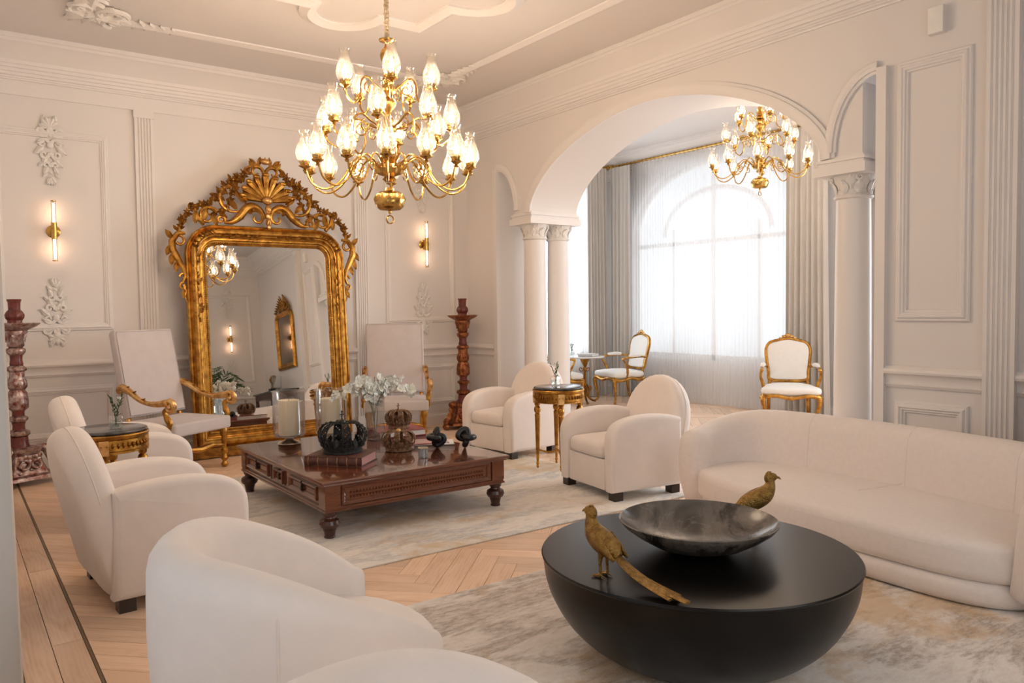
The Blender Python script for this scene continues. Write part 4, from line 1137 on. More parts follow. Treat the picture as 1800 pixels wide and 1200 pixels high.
# ================================================================== GILT SIDE TABLES WITH MARBLE TOPS
def build_sidetable(label, loc, rot):
    t = T('side_table', label, 'side table', loc, rot, 'gilt side tables with marble tops')
    O('marble_top', lathe([(.205, .688), (.213, .690), (.217, .698), (.213, .706), (.20, .710), (.0001, .710)], 48), DMARB, t, True, 50)
    O('apron', lathe([(.205, .575), (.215, .578), (.215, .59), (.208, .594), (.208, .655), (.216, .66), (.222, .668), (.226, .68), (.222, .688), (.15, .688), (.15, .575)], 48), GOLD, t, True, 40)
    pe = []
    for k in range(44):
        a = 2*PI*k/44
        pe.append(xf(join(*[tube([(0, 0, .61), (0, -.006, .625), (0, 0, .64)], [.004, .010, .004], 6)]), Matrix.Rotation(a, 4, 'Z') @ Matrix.Translation((0, -.209, 0))))
    O('carved_frieze', join(*pe), GOLD_D, t, kind='stuff')
    for k in range(4):
        a = PI/4+k*PI/2
        g = lathe([(.006, 0), (.013, .012), (.009, .028), (.014, .035), (.014, .045), (.010, .05), (.016, .15), (.021, .40), (.024, .47), (.017, .478), (.026, .49), (.03, .51), (.026, .53), (.017, .54), (.024, .55), (.026, .575)], 14, 7, (.06, .46))
        l = O('leg', g, GOLD, t); l.location = (.185*math.cos(a), .185*math.sin(a), 0)
        O('corner_block', xf(box(-.026, .026, -.012, .016, .572, .66), Matrix.Rotation(a-PI/2, 4, 'Z') @ Matrix.Translation((0, .205, 0))), GOLD_L, t, False)
    for k in range(2):
        a = PI/4+k*PI/2
        P = spl([(.18*math.cos(a), .18*math.sin(a), .16), (.09*math.cos(a), .09*math.sin(a), .135), (0, 0, .15), (-.09*math.cos(a), -.09*math.sin(a), .135), (-.18*math.cos(a), -.18*math.sin(a), .16)], 5)
        O('stretcher', tube(P, .009, 8), GOLD, t)
    return t
st = build_sidetable('gilt round side table with dark marble top between the two right armchairs', (4.29, 5.19, .0105), rad(12))
dup(st, (.777, 5.20, 0), rad(30), 'gilt round side table with dark marble top between the left armchairs')
def bud_vase(label, loc, seed, square=True):
    rnd = random.Random(seed)
    t = T('bud_vase', label, 'vase', loc, rnd.uniform(0, 1), 'small bud vases on the side tables')
    O('bottle', rslab(rrect(-.032, .032, -.032, .032, .012), 0, .082, .012, 3) if square else lathe([(.028, 0), (.032, .01), (.032, .06), (.02, .075), (.018, .09)], 16), GLASS, t)
    O('neck', lathe([(.026, .082), (.014, .092), (.012, .105), (.016, .112), (.013, .112), (.010, .1), (.012, .09)], 14), GLASS, t)
    O('water', rslab(rrect(-.028, .028, -.028, .028, .01), .006, .05, .004, 2), clear('water', (.9, .96, .94), .1), t)
    lf = leafg(.03, .010, .002); stems = []
    for k in range(4):
        a = rnd.uniform(0, 6.28); d = rnd.uniform(.01, .045); h = rnd.uniform(.16, .215)
        P = spl([(0, 0, .02), (d*.3*math.cos(a), d*.3*math.sin(a), .11), (d*math.cos(a), d*math.sin(a), h)], 5)
        stems.append(tube(P, .0017, 5))
        for i in range(7):
            p = P[3+i] if 3+i < len(P) else P[-1]
            stems.append(xf(lf, Matrix.Translation(p) @ Matrix.Rotation(rnd.uniform(0, 6.28), 4, 'Z') @ Matrix.Rotation(rnd.uniform(.3, 1.0), 4, 'X')))
    O('greenery', join(*stems), STEMG, t)
    fl = [ball(.03, .01, .175, .009, n=7, m=5)]
    for k in range(7): fl.append(xf(sc(leafg(.02, .012, .002), 1, 1, 1), Matrix.Translation((.03, .01, .172)) @ Matrix.Rotation(k*.9, 4, 'Z') @ Matrix.Rotation(.8, 4, 'X')))
    O('blossom', join(*fl), PETAL, t)
    return t
bud_vase('small clear bud vase with white blossom on the left side table', (.81, 5.13, .711), 3)
bud_vase('small glass with green sprig on the right side table', (4.31, 5.25, .7215), 8)

# ================================================================== MAHOGANY COFFEE TABLE
def wood_dark():
    m, nt, b = newmat('polished_mahogany')
    tc = N(nt, 'ShaderNodeTexCoord'); mp = N(nt, 'ShaderNodeMapping'); mp.inputs['Scale'].default_value = (2, 16, 16)
    nt.links.new(tc.outputs['Object'], mp.inputs[0])
    n = N(nt, 'ShaderNodeTexNoise', Scale=3, Detail=6, Distortion=1.2); nt.links.new(mp.outputs[0], n.inputs['Vector'])
    r = ramp(nt, n.outputs['Fac'], [(.3, (.105, .028, .012)), (.55, (.17, .05, .022)), (.75, (.075, .02, .010))])
    nt.links.new(r.outputs[0], b.inputs['Base Color']); b.inputs['Roughness'].default_value = .2
    b.inputs['Coat Weight'].default_value = .8; b.inputs['Coat Roughness'].default_value = .05
    return m
MAHO = wood_dark()
MAHO_D = mat('dark_mahogany', (.07, .022, .012), .3, col2=(.045, .013, .008), scale=10, coat=.3)
CX, CY = 2.485, 5.235; HX, HY = .695, .845
ZTT = .37
ct = T('coffee_table', 'carved square mahogany coffee table with drawers on turned ball feet', 'coffee table', (CX, CY, .0105))
zt = ZTT-.0105
O('table_top', join(rslab(rrect(-HX, HX, -HY, HY, .006, 2), zt-.022, zt, .007, 3), rslab(rrect(-HX+.014, HX-.014, -HY+.014, HY-.014, .006, 2), zt-.036, zt-.021, .006, 2)), MAHO, ct, True, 40)
ax, ay = HX-.045, HY-.045
O('apron', join(box(-ax, ax, -ay, ay, .185, zt-.034), box(-ax-.012, ax+.012, -ay-.012, ay+.012, .172, .190), box(-ax-.018, ax+.018, -ay-.018, ay+.018, .163, .174)), MAHO, ct, False)
for sx in (-1, 1):
    for sy in (-1, 1):
        O('corner_post', join(box(sx*(ax-.035)-.05, sx*(ax-.035)+.05, sy*(ay-.035)-.05, sy*(ay-.035)+.05, .19, zt-.036)), MAHO, ct, False)
        l = O('leg', lathe([(.032, 0), (.036, .006), (.031, .014), (.036, .04), (.041, .052), (.038, .056), (.056, .068), (.064, .088), (.058, .110), (.036, .122), (.033, .132), (.042, .14), (.044, .152), (.052, .164)], 22), MAHO_D, ct)
        l.location = (sx*(ax-.03), sy*(ay-.03), 0)
def panelY(x0, x1, z0, z1, y, s):      # raised moulding on a face looking along s*Y
    return sweep([(0, -.012), (.012, -.012), (.015, 0), (.006, .012), (0, .012)], ([(x0, y, z0), (x1, y, z0), (x1, y, z1), (x0, y, z1)] if s < 0 else [(x1, y, z0), (x0, y, z0), (x0, y, z1), (x1, y, z1)]), True, (0, s, 0))
def panelX(y0, y1, z0, z1, x, s):
    return sweep([(0, -.012), (.012, -.012), (.015, 0), (.006, .012), (0, .012)], ([(x, y0, z0), (x, y0, z1), (x, y1, z1), (x, y1, z0)] if s < 0 else [(x, y1, z0), (x, y1, z1), (x, y0, z1), (x, y0, z0)]), True, (s, 0, 0))
for s in (-1, 1):
    O('carved_panel', panelY(-ax+.11, ax-.11, .208, zt-.05, s*ay, s), MAHO, ct, True, 30)
    tri = []
    for k in range(46):
        x = -ax+.16+(2*ax-.32)*k/45
        for z0, sg in ((.258, 1), (.248, -1)):
            y0 = s*ay; y1 = s*(ay+.012)
            V = [(x-.011, y0, z0), (x+.011, y0, z0), (x, y0, z0+sg*.022), (x, y1, z0+sg*.007)]
            tri.append((V, [(0, 1, 3), (1, 2, 3), (2, 0, 3)]))
    O('tooth_carving', join(*tri), MAHO, ct, False, kind='stuff')
for s in (-1, 1):
    for (y0, y1) in ((-.72, -.17), (.17, .72)):
        d = O('drawer', join(box(min(s*ax, s*(ax+.006)), max(s*ax, s*(ax+.006)), y0, y1, .205, zt-.05), panelX(y0+.05, y1-.05, .228, zt-.07, s*(ax+.006), s)), MAHO, ct, False)
        O('drawer_pull', join(*[ball(s*(ax+.016), (y0+y1)/2, z, .011, 1, .8, 1.3, 8, 6) for z in (.29, .266, .246)]), IRON, d)
    O('narrow_panel', join(box(min(s*ax, s*(ax+.006)), max(s*ax, s*(ax+.006)), -.1, .1, .205, zt-.05), panelX(-.075, .075, .225, zt-.07, s*(ax+.006), s)), MAHO, ct, False)
    O('lock_carving', join(*[ball(s*(ax+.012), 0, z, .013, .7, 1.2, 1, 8, 6) for z in (.295, .268, .243)]), MAHO_D, ct)

# ---- things on the coffee table
def hurricane(label, loc):
    t = T('candle_holder', label, 'candle holder', loc, 0, 'glass hurricane candle holders')
    O('foot', lathe([(.085, 0), (.09, .006), (.08, .016), (.04, .028), (.028, .04), (.03, .05), (.07, .058), (.085, .062), (.085, .068), (.0001, .068)], 32), PEWTER, t)
    O('glass_cylinder', lathe([(.112, .062), (.119, .075), (.122, .12), (.122, .395), (.132, .41), (.130, .412), (.119, .395), (.119, .12), (.115, .078), (.10, .07), (.0001, .07)], 36), GLASS, t)
    c = O('pillar_candle', lathe([(.080, .071), (.082, .075), (.082, .335), (.078, .342), (.06, .335), (.0001, .330)], 32), WAX, t)
    O('wick', tube([(0, 0, .325), (.002, 0, .348)], .0015, 5), BLACKM, c)
    return t
hurricane('glass hurricane with ivory pillar candle, nearest the left edge of the coffee table', (2.135, 5.86, ZTT))
hurricane('glass hurricane with ivory pillar candle behind the dark crown', (2.44, 5.76, ZTT))
LEATH = mat('brown_tooled_leather', (.15, .055, .04), .5, col2=(.08, .03, .022), scale=18, bump=.4, bscale=60)
PINKP = mat('red_edge_paper', (.56, .30, .27), .7, col2=(.48, .24, .21), scale=40, stretch=(1, 1, 30))
GILTL = mat('spine_tooling', (.35, .18, .10), .45, .6)
bk_ang = math.atan2(4.626-4.924, 2.174-1.898)
bk = T('antique_book', 'thick antique leather book lying under the dark crown', 'book', (2.145, 4.905, ZTT), bk_ang)
BW, BD, BH = .40, .30, .066
O('cover', join(rbox(-BW/2, BW/2, -BD/2, BD/2, 0, .006, .002), rbox(-BW/2, BW/2, -BD/2, BD/2, BH-.006, BH, .002)), LEATH, bk)
O('page_block', box(-BW/2+.012, BW/2-.010, -BD/2+.008, BD/2-.01, .006, BH-.006), PINKP, bk, False)
spn = [(x, -BD/2+.008-.012*math.sin(PI*s), BH*s) for s in lin(0, 1, 7) for x in (-BW/2, BW/2)]
O('spine', (spn+[(-BW/2, -BD/2+.012, BH), (BW/2, -BD/2+.012, BH), (-BW/2, -BD/2+.012, 0), (BW/2, -BD/2+.012, 0)], [(i*2, i*2+1, i*2+3, i*2+2) for i in range(6)]+[(12, 13, 15, 14), (14, 15, 17, 16), (16, 17, 1, 0)]), LEATH, bk)
for k in range(6):
    x = -BW/2+.03+.068*k
    O('spine_band', tube([(x, -BD/2+.006-.0125*math.sin(PI*s), BH*s) for s in lin(.04, .96, 7)], .004, 6), GILTL, bk)
def build_crown(label, loc, R, H, m, ballm, seed, open_=True, cross=True, rot=0, arches=8, name='crown'):
    t = T(name, label, 'crown', loc, rot, 'ornamental metal crowns')
    O('band', lathe([(R*.80, 0), (R*.84, .004), (R*.84, .018), (R*.80, .022), (R*.83, .05), (R*.88, H*.24), (R*.86, H*.24), (R*.81, .05), (R*.78, .02), (R*.78, 0)], 40), m, t)
    rnd = random.Random(seed)
    lf = leafg(H*.26, H*.17, .006, -.006)
    O('fleuron_ring', join(*[xf(lf, Matrix.Rotation(2*PI*k/(arches*2), 4, 'Z') @ Matrix.Translation((0, -R*.88, H*.2)) @ Matrix.Rotation(rad(-14), 4, 'X')) for k in range(arches*2)]), m, t)
    A = spl([(R*.86, 0, H*.2), (R*1.0, 0, H*.42), (R*1.0, 0, H*.62), (R*.78, 0, H*.80), (R*.4, 0, H*.86), (R*.06, 0, H*.78)], 4)
    gs = []
    V, F = [], []
    w0 = R*.21
    for i, p in enumerate(A):
        w = w0*(1.0-.55*i/(len(A)-1))
        q = 6
        for j in range(q):
            s = -1+2*j/(q-1); V.append((p[0], s*w, p[2]))
    holes = []
    for i in range(len(A)-1):
        for j in range(5):
            if open_ and (i*3+j*2+seed) % 5 in (1,) and 0 < j < 4: continue
            F.append((i*6+j, i*6+j+1, (i+1)*6+j+1, (i+1)*6+j))
    orn = []
    for i in range(1, len(A)-1, 2):
        p = A[i]; w = w0*(1.0-.55*i/(len(A)-1))
        for s in (-.55, .55):
            orn.append(xf(tube([(0, .42*w*math.cos(a), .42*w*math.sin(a)) for a in lin(0, 2*PI, 11)[:-1]], w*.10, 5, True), Matrix.Translation((p[0]+.003, s*w, p[2]))))
        orn.append(ball(p[0]+.004, 0, p[2], w*.2, n=6, m=4))
    for s in (-1, 1): orn.append(tube([(p[0], s*w0*(1.0-.55*i/(len(A)-1)), p[2]) for i, p in enumerate(A)], .0035, 5))
    am = mesh_of('arch', join((V, F), *orn)); 
    for k in range(arches):
        o = O('arch', am, m, t); o.rotation_euler = (0, 0, 2*PI*k/arches)
    O('orb', ball(0, 0, H*.86, R*.155, n=14, m=10), ballm, t)
    if cross: O('finial', join(tube([(0, 0, H*.9), (0, 0, H*1.18)], [.006, .004], 6), tube([(-.018, 0, H*1.09), (.018, 0, H*1.09)], .004, 6), ball(0, 0, H*1.18, .007)), m, t)
    return t
build_crown('large blackened openwork crown on top of the antique book', (2.165, 4.93, ZTT+BH), .158, .235, IRON, BLACKM, 1, True, True, .3, 6)
build_crown('brass filigree crown standing on the coffee table behind the small votive', (2.665, 5.07, ZTT), .118, .165, FILI, GOLD_L, 2, False, False, .2)
build_crown('smaller filigree crown with cross on top of the red book', (3.01, 5.72, ZTT+.052), .105, .17, FILI, FILI, 3, False, True, .5)
REDC = mat('red_book_cover', (.36, .075, .07), .5, var=.15, scale=8)
rb = T('red_book', 'large flat red covered book under the smaller crown', 'book', (3.0, 5.74, ZTT), rad(-8))
O('cover', join(rbox(-.2, .2, -.16, .16, .044, .050, .002), rbox(-.2, .2, -.16, .16, 0, .005, .002), box(-.2, -.194, -.16, .16, 0, .05)), REDC, rb)
O('page_block', box(-.192, .194, -.154, .154, .005, .044), PAPER, rb, False)
# square glass vase with a spray of white orchids
vs_ = T('orchid_vase', 'tall square glass vase holding a spray of white orchids', 'vase', (2.725, 5.57, ZTT), rad(10))
O('glass_body', join(box(-.055, .055, -.055, .055, 0, .012), box(-.055, -.049, -.055, .055, .012, .36), box(.049, .055, -.055, .055, .012, .36), box(-.049, .049, -.055, -.049, .012, .36), box(-.049, .049, .049, .055, .012, .36)), GLASS, vs_, False)
random.seed(17)
stems = []
heads = []
for k, (dx, dz) in enumerate(((-.36, .40), (-.22, .47), (.02, .50), (.20, .45), (.36, .36), (-.1, .46), (.1, .48))):
    P = spl([(0, 0, .02), (.01*k-.03, 0, .25), (dx*.35, random.uniform(-.03, .03), .42), (dx, random.uniform(-.06, .06), dz)], 7)
    stems.append(tube(P, .003, 6)); heads += P[10:]
O('stem', join(*stems), STEMG, vs_)
pl = leafg(.042, .034, .003, .006)
fm = mesh_of('orchid_bloom', join(*[xf(pl, Matrix.Rotation(rad(72*q), 4, 'Y') @ Matrix.Rotation(.25, 4, 'X')) for q in range(5)], ball(0, -.008, 0, .009, n=6, m=4)))
for k in range(90):
    p = random.choice(heads)
    o = O('orchid_bloom', fm, PETAL, vs_); o.location = (p[0]+random.uniform(-.035, .035), p[1]+random.uniform(-.05, .05), p[2]+random.uniform(-.045, .035))
    o.rotation_euler = (random.uniform(-.7, .7), random.uniform(0, 6), random.uniform(-1.2, 1.2)); o.scale = (random.uniform(.8, 1.2),)*3
# knots
def build_knot(label, loc, rot):
    P = []
    for i in range(90):
        a = 2*PI*i/90
        P.append((.0215*(math.sin(a)+1.7*math.sin(2*a)), .0215*(math.cos(a)-1.7*math.cos(2*a)), -.034*math.sin(3*a)))
    g = xf(tube(P, .0225, 10, True), Matrix.Rotation(1.1, 4, 'X') @ Matrix.Rotation(.5, 4, 'Z'))
    zmin = min(v[2] for v in g[0])
    o = O('knot_sculpture', mv(g, 0, 0, -zmin), BLACKM, None, True, 0); o.location = loc; o.rotation_euler = (0, 0, rot)
    return tag(o, label, 'sculpture', 'black ceramic knots')
build_knot('glossy black knot ornament beside the filigree crown', (2.93, 4.97, ZTT), .4)
build_knot('glossy black knot ornament nearest the right corner of the coffee table', (3.10, 4.83, ZTT), 1.9)
vt = T('votive_glass', 'small faceted silver glass votive near the front edge', 'votive', (2.655, 4.69, ZTT))
O('cup', lathe([(.03, 0), (.034, .004), (.036, .07), (.033, .07), (.030, .008), (.0001, .006)], 16), clear('mercury_glass', (.85, .88, .92), .6, .15, .25, 90), vt)
O('rim', lathe([(.034, .066), (.038, .07), (.034, .074), (.031, .07)], 16), PEWTER, vt)
# magazines with coloured covers
mg = mat('magazine_cover', (.62, .58, .55), .35, col2=(.42, .05, .05), scale=7, stretch=(1, 9, 1))
for k, (lab, x, y, a, m) in enumerate((('white magazine lying open behind the black knots', 3.02, 5.16, -.5, PAPER), ('magazine with red striped cover on top of the white one', 2.98, 5.19, -.35, mg))):
    o = O('magazine', rbox(-.15, .15, -.105, .105, 0, .008, .003), m); o.location = (x, y, ZTT+k*.0085); o.rotation_euler = (0, 0, a); tag(o, lab, 'magazine')
# ================================================================== HIGH-BACKED GILT ARMCHAIRS BESIDE THE MIRROR
def build_high_chair(label, loc, rot):
    t = T('high_back_chair', label, 'armchair', loc, rot, 'high backed gilt armchairs by the mirror')
    O('seat', rbox(-.33, .33, -.34, .24, .355, .465, .02, .03, 4, .02), LINEN, t, True, 60)
    bo = [(-.315, .0), (.315, .0)]+[(.315, .74), (.30, .765)]+[(-.30, .765), (-.315, .74)]
    b = mv(rx(xz(rslab(bo, 0, .085, .02, 4)), rad(-11)), 0, .27, .485)
    bk = O('backrest', b, LINEN, t, True, 50)
    O('nail_trim', mv(rx(tube([(x, -.088, z) for x, z in outoff(bo, .014)], .003, 5, True), rad(-11)), 0, .27, .485), LINEN, bk)
    for s in (-1, 1):
        O('rear_leg', tube(spl([(s*.28, .30, 0), (s*.28, .24, .2), (s*.28, .225, .42), (s*.28, .26, .52)], 4), [.016]+[.022]*12, 8), GOLD_L, t)
        O('leg', mv(lathe([(.012, 0), (.028, .012), (.032, .03), (.02, .045), (.017, .055), (.028, .07), (.033, .085), (.022, .105), (.018, .12), (.03, .135), (.032, .155), (.02, .17), (.022, .27), (.034, .30), (.036, .33), (.03, .355)], 16), s*.285, -.285, 0), GOLD, t)
        arm = spl([(s*.315, .285, .745), (s*.325, .24, .76), (s*.33, .15, .725), (s*.335, .02, .655), (s*.34, -.12, .632), (s*.345, -.25, .645), (s*.347, -.31, .655)], 5)
        a = O('arm', tube(arm, [.026+.006*math.sin(9*i/len(arm)) for i in range(len(arm))], 10), GOLD_L, t)
        sp = [(s*.347, -.315+p[0], .615+p[2]) for p in spiral(0, 0, .052, .010, 80, 560, 26)]
        O('arm_volute', join(tube(sp, lin(.026, .014, 26), 8), *[ball(s*(.347+q*.018), -.315, .615, .02, .6, 1, 1, 8, 6) for q in (-1, 1)]), GOLD_L, a)
        O('rear_volute', join(ry(mv(lathe([(.034, -.02), (.036, 0), (.034, .02)], 14), 0, 0, 0), PI/2), ) if False else mv(ry(lathe([(.012, -.028), (.036, -.022), (.036, .022), (.012, .028)], 14), PI/2), s*.315, .275, .74), GOLD_L, a)
        lv = []
        for i in range(7):
            p = arm[3+i*4]; lv.append(xf(leafg(.05, .03, .006), Matrix.Translation((p[0], p[1], p[2]+.012)) @ Matrix.Rotation(rad(80), 4, 'X')))
        O('arm_carving', join(*lv), GOLD, a, kind='stuff')
        O('arm_support', tube(spl([(s*.345, -.30, .61), (s*.342, -.25, .575), (s*.335, -.265, .52), (s*.33, -.29, .47), (s*.327, -.27, .41)], 4), [.014, .016, .018, .02, .022, .022, .02, .022, .026, .028, .028, .026, .024, .022, .026, .03, .03], 9), GOLD, t)
        O('side_stretcher', tube([(s*.283, -.285, .10), (s*.28, 0, .10), (s*.28, .26, .10)], [.013, .019, .013], 8), GOLD, t)
    O('front_stretcher', tube([(-.283, -.285, .20), (-.14, -.285, .22), (0, -.285, .20), (.14, -.285, .22), (.283, -.285, .20)], [.013, .02, .028, .02, .013], 8), GOLD, t)
    return t
hc = build_high_chair('high-backed mauve linen chair with gilt arms left of the mirror', (1.62, 7.28, 0), rad(31))
dup(hc, (3.86, 7.38, 0), rad(-27), 'high-backed mauve linen chair with gilt arms right of the mirror, behind the orchids')

# ================================================================== TALL CARVED CANDELABRA
def build_torchere(label, loc, rot, mring, mstem, mbase):
    t = T('altar_candlestick', label, 'candlestick', loc, rot, 'tall carved wooden candlesticks')
    q = lambda L: [(r/149., (750-y)/149.) for y, r in L]
    O('socket', lathe(q([(552, 8), (549, 7.5), (546, 9.5), (542, 10), (538, 8), (536, 6.5), (527, 6.8), (524, 8), (523, 7.5), (523, 5)]), 20, 10, ((750-549)/149., (750-538)/149.)), mstem, t)
    O('drip_tray', lathe(q([(562, 12), (560, 15), (557, 22), (553.5, 26.5), (552.5, 27), (552, 25), (554, 18), (554, 7)]), 32), mring, t)
    segs_ = [([(582, 7), (580, 9), (574, 8.5), (568, 11), (563, 13), (561, 12)], mbase, 'upper_capital', 8),
             ([(592, 7), (590, 9), (587, 10.5), (584, 10.5), (582, 7.5)], mring, 'upper_ring', 0),
             ([(604, 7), (602, 7.5), (597, 6.5), (592, 7)], mstem, 'upper_neck', 0),
             ([(612, 8), (610, 10.5), (607, 10), (604, 7)], mring, 'leaf_knop', 8),
             ([(634, 8), (630, 10.5), (624, 10.5), (618, 8), (612, 8)], mring, 'gadroon_knop', 8),
             ([(659, 8), (656, 11), (646, 11), (638, 10), (634, 8)], mbase, 'carved_drum', 8),
             ([(668, 7), (662, 6.5), (659, 7.5)], mstem, 'middle_neck', 0),
             ([(674, 7), (671, 10.5), (668, 10.5), (666, 7)], mring, 'middle_ring', 0),
             ([(684, 7), (678, 6.5), (674, 7.5)], mstem, 'lower_neck', 0),
             ([(692, 8), (689, 11.5), (685, 11.5), (683, 7.5)], mring, 'lower_ring', 8),
             ([(706, 12), (700, 10), (692, 9.5)], mstem, 'foot_neck', 0)]
    for pr_, m_, nm, fl_ in segs_:
        P = q(pr_); O(nm, lathe(P, 24, fl_, (P[0][1]-.01, P[-1][1]+.01)), m_, t, True, 60)
    lf = leafg(.07, .045, .012, .02)
    O('acanthus_collar', join(*[xf(lf, Matrix.Rotation(2*PI*k/8, 4, 'Z') @ Matrix.Translation((0, -.062, 1.17)) ) for k in range(8)]), mbase, t)
    # three sided base with scrolled corners
    tri = []
    for k in range(3):
        a = 2*PI*k/3+PI/2
        for s in (-1, 1): tri.append((math.cos(a+s*.33), math.sin(a+s*.33)))
    V = []
    zs = [(0.05, .215), (.075, .205), (.09, .17), (.16, .14), (.24, .115), (.27, .13), (.295, .135), (.305, .10)]
    for z, r in zs: V += [(x*r, y*r, z) for x, y in tri]
    F = [(i*6+k, i*6+(k+1) % 6, (i+1)*6+(k+1) % 6, (i+1)*6+k) for i in range(len(zs)-1) for k in range(6)]+[(5, 4, 3, 2, 1, 0), tuple((len(zs)-1)*6+k for k in range(6))]
    bs = O('base', sc((V, F), 1.22, 1.22, 1), mbase, t, True, 30)
    for k in range(3):
        a = 2*PI*k/3+PI/2; M_ = Matrix.Rotation(a-PI/2, 4, 'Z') @ Matrix.Diagonal((1.2, 1.2, 1, 1))
        S = spl([(0, .10, .30), (0, .15, .285), (0, .155, .23), (0, .185, .15), (0, .225, .10), (0, .235, .06)], 4)
        g = tube(S, [.022+.012*math.sin(.5*i) for i in range(len(S))], 9)
        O('scroll_leg', xf(join(g, ball(0, .148, .285, .036, 1.3, 1, 1), ball(0, .23, .036, .036, 1.2, 1, 1), *[xf(lf, Matrix.Translation((0, .232-.022*i, .09+.045*i)) @ Matrix.Rotation(PI, 4, 'Z') @ Matrix.Rotation(-.5, 4, 'X')) for i in range(4)]), M_), mring if mring is SILVER else mbase, t)
        M2 = Matrix.Rotation(a+PI/3-PI/2, 4, 'Z') @ Matrix.Diagonal((1.2, 1.2, 1, 1)); gg = []
        rnd = random.Random(k)
        for i in range(16): gg.append(ball(rnd.uniform(-.07, .07), .105+.03*rnd.random(), rnd.uniform(.09, .25), rnd.uniform(.012, .022), 1, .6, 1, 7, 5))
        for s in (-1, 1): gg.append(mv(tube(spiral(s*.045, .17, .045, .01, 90, 90+s*420, 16), .011, 6), 0, .128, 0))
        O('base_carving', xf(join(*gg), M2), mring, t)
    return t
build_torchere('tall red and silver carved candlestick at the left edge, against the panelled wall', (.47, 7.55, 0), rad(25), SILVER, REDWOOD, SILRED)
build_torchere('tall red and gilt carved candlestick in the corner behind the armchair', (4.93, 7.72, 0), rad(-20), REDGOLD, REDWOOD, REDGOLD)

# ================================================================== LOUIS STYLE CHAIRS IN THE ANNEX
def build_fauteuil(label, loc, rot):
    t = T('gilt_fauteuil', label, 'chair', loc, rot, 'gilt framed white chairs in the annex')
    so = spl([(x, y, 0) for x, y in ((-.31, -.27), (0, -.31), (.31, -.27), (.29, .0), (.24, .25), (0, .27), (-.24, .25), (-.29, .0))], 5, True)
    so = [(p[0], p[1]) for p in so]
    O('seat_cushion', rslab(so, .37, .455, .035, 4, .035), SILK, t, True, 60)
    V = []; n = len(so)
    rl = []
    for i, (x, y) in enumerate(so):
        rl.append((x*1.0, y*1.0, .352+.016*math.cos(6*math.atan2(y, x))))
    O('seat_rail', tube(rl, .022, 8, True), GOLD, t)
    bo = spl([(x, 0, z) for x, z in ((-.205, .505), (0, .49), (.205, .505), (.225, .60), (.245, .75), (.25, .88), (.205, .955), (.11, .985), (0, 1.004), (-.11, .985), (-.205, .955), (-.25, .88), (-.245, .75), (-.225, .60))], 5, True)
    tilt = lambda g: mv(rx(mv(g, 0, 0, -.45), rad(-12)), 0, .255, .45)
    O('back_frame', tilt(tube(bo, .021, 9, True)), GOLD, t)
    o2 = [(p[0], p[2]) for p in bo]
    O('back_pad', tilt(mv(xz(rslab(outoff(o2, .012), 0, .05, .02, 4, .012)), 0, .025, 0)), SILK, t, True, 60)
    O('crest_carving', tilt(join(*[ball(x, -.018, z, r, 1.2, .7, .8, 9, 6) for x, z, r in ((0, 1.045, .03), (.045, 1.03, .022), (-.045, 1.03, .022), (.085, 1.01, .017), (-.085, 1.01, .017))])), GOLD_L, t)
    for s in (-1, 1):
        O('front_leg', tube(spl([(s*.285, -.25, .37), (s*.305, -.275, .30), (s*.275, -.25, .15), (s*.262, -.24, .06), (s*.285, -.265, .0)], 4), [.034, .034, .033, .032, .03, .027, .024, .021, .018, .016, .015, .014, .014, .015, .017, .02, .016], 9), GOLD, t)
        O('rear_leg', tube(spl([(s*.215, .25, .50), (s*.22, .245, .36), (s*.225, .26, .16), (s*.235, .31, 0)], 4), [.02]*9+[.018, .016, .015, .014], 8), GOLD, t)
        O('arm', tube(spl([(s*.235, .30, .66), (s*.28, .18, .675), (s*.31, .02, .67), (s*.315, -.11, .66), (s*.32, -.15, .635)], 4), [.015]*12+[.018, .02, .022, .02, .014], 8), GOLD, t)
        O('arm_pad', tube(spl([(s*.275, .17, .69), (s*.30, .08, .695), (s*.312, -.04, .688)], 4), [.018, .024, .026, .027, .027, .026, .024, .022, .016], 9), SILK, t)
        O('arm_support', tube(spl([(s*.32, -.14, .64), (s*.33, -.10, .57), (s*.30, -.06, .47), (s*.295, -.08, .37)], 4), [.016]*6+[.02]*7, 8), GOLD, t)
    O('apron_carving', join(*[ball(x, -.31+.03*abs(x)/.1, .345, r, 1.3, .6, .9, 8, 6) for x, r in ((0, .024), (.04, .016), (-.04, .016))]), GOLD_L, t)
    return t
fa = build_fauteuil('gilt framed white chair by itself right of the arched window', (7.98, 5.40, 0), rad(-52))
dup(fa, (8.10, 8.34, 0), rad(-104), 'gilt framed white chair facing left before the sheer curtain')
dup(fa, (7.18, 8.72, 0), rad(75), 'gilt framed white chair mostly hidden behind the columns')
at_ = T('pedestal_table', 'small round table with white marble top on a scrolled gilt stand in the annex', 'side table', (7.55, 8.52, 0))
O('marble_top', lathe([(.27, .665), (.285, .67), (.29, .68), (.285, .69), (.0001, .692)], 36), mat('white_marble', (.80, .80, .80), .15, var=.12, scale=7), at_, True, 50)
O('stem', lathe([(.03, .12), (.022, .16), (.035, .22), (.02, .28), (.018, .45), (.03, .5), (.022, .54), (.05, .6), (.08, .665)], 16), GOLD_D, at_)
for k in range(3):
    a = 2*PI*k/3
    O('foot', xf(join(tube(spl([(.02, 0, .28), (.08, 0, .2), (.06, 0, .1), (.13, 0, .04), (.2, 0, .02)], 4), [.016]*17, 7), tube([(p[0]+.09, 0, p[2]) for p in spiral(0, .22, .05, .01, 180, 600, 18)], .009, 6), tube([(p[0]+.06, 0, p[2]) for p in spiral(0, .50, .04, .01, 180, 560, 16)], .008, 6)), Matrix.Rotation(a, 4, 'Z')), GOLD_D, at_)
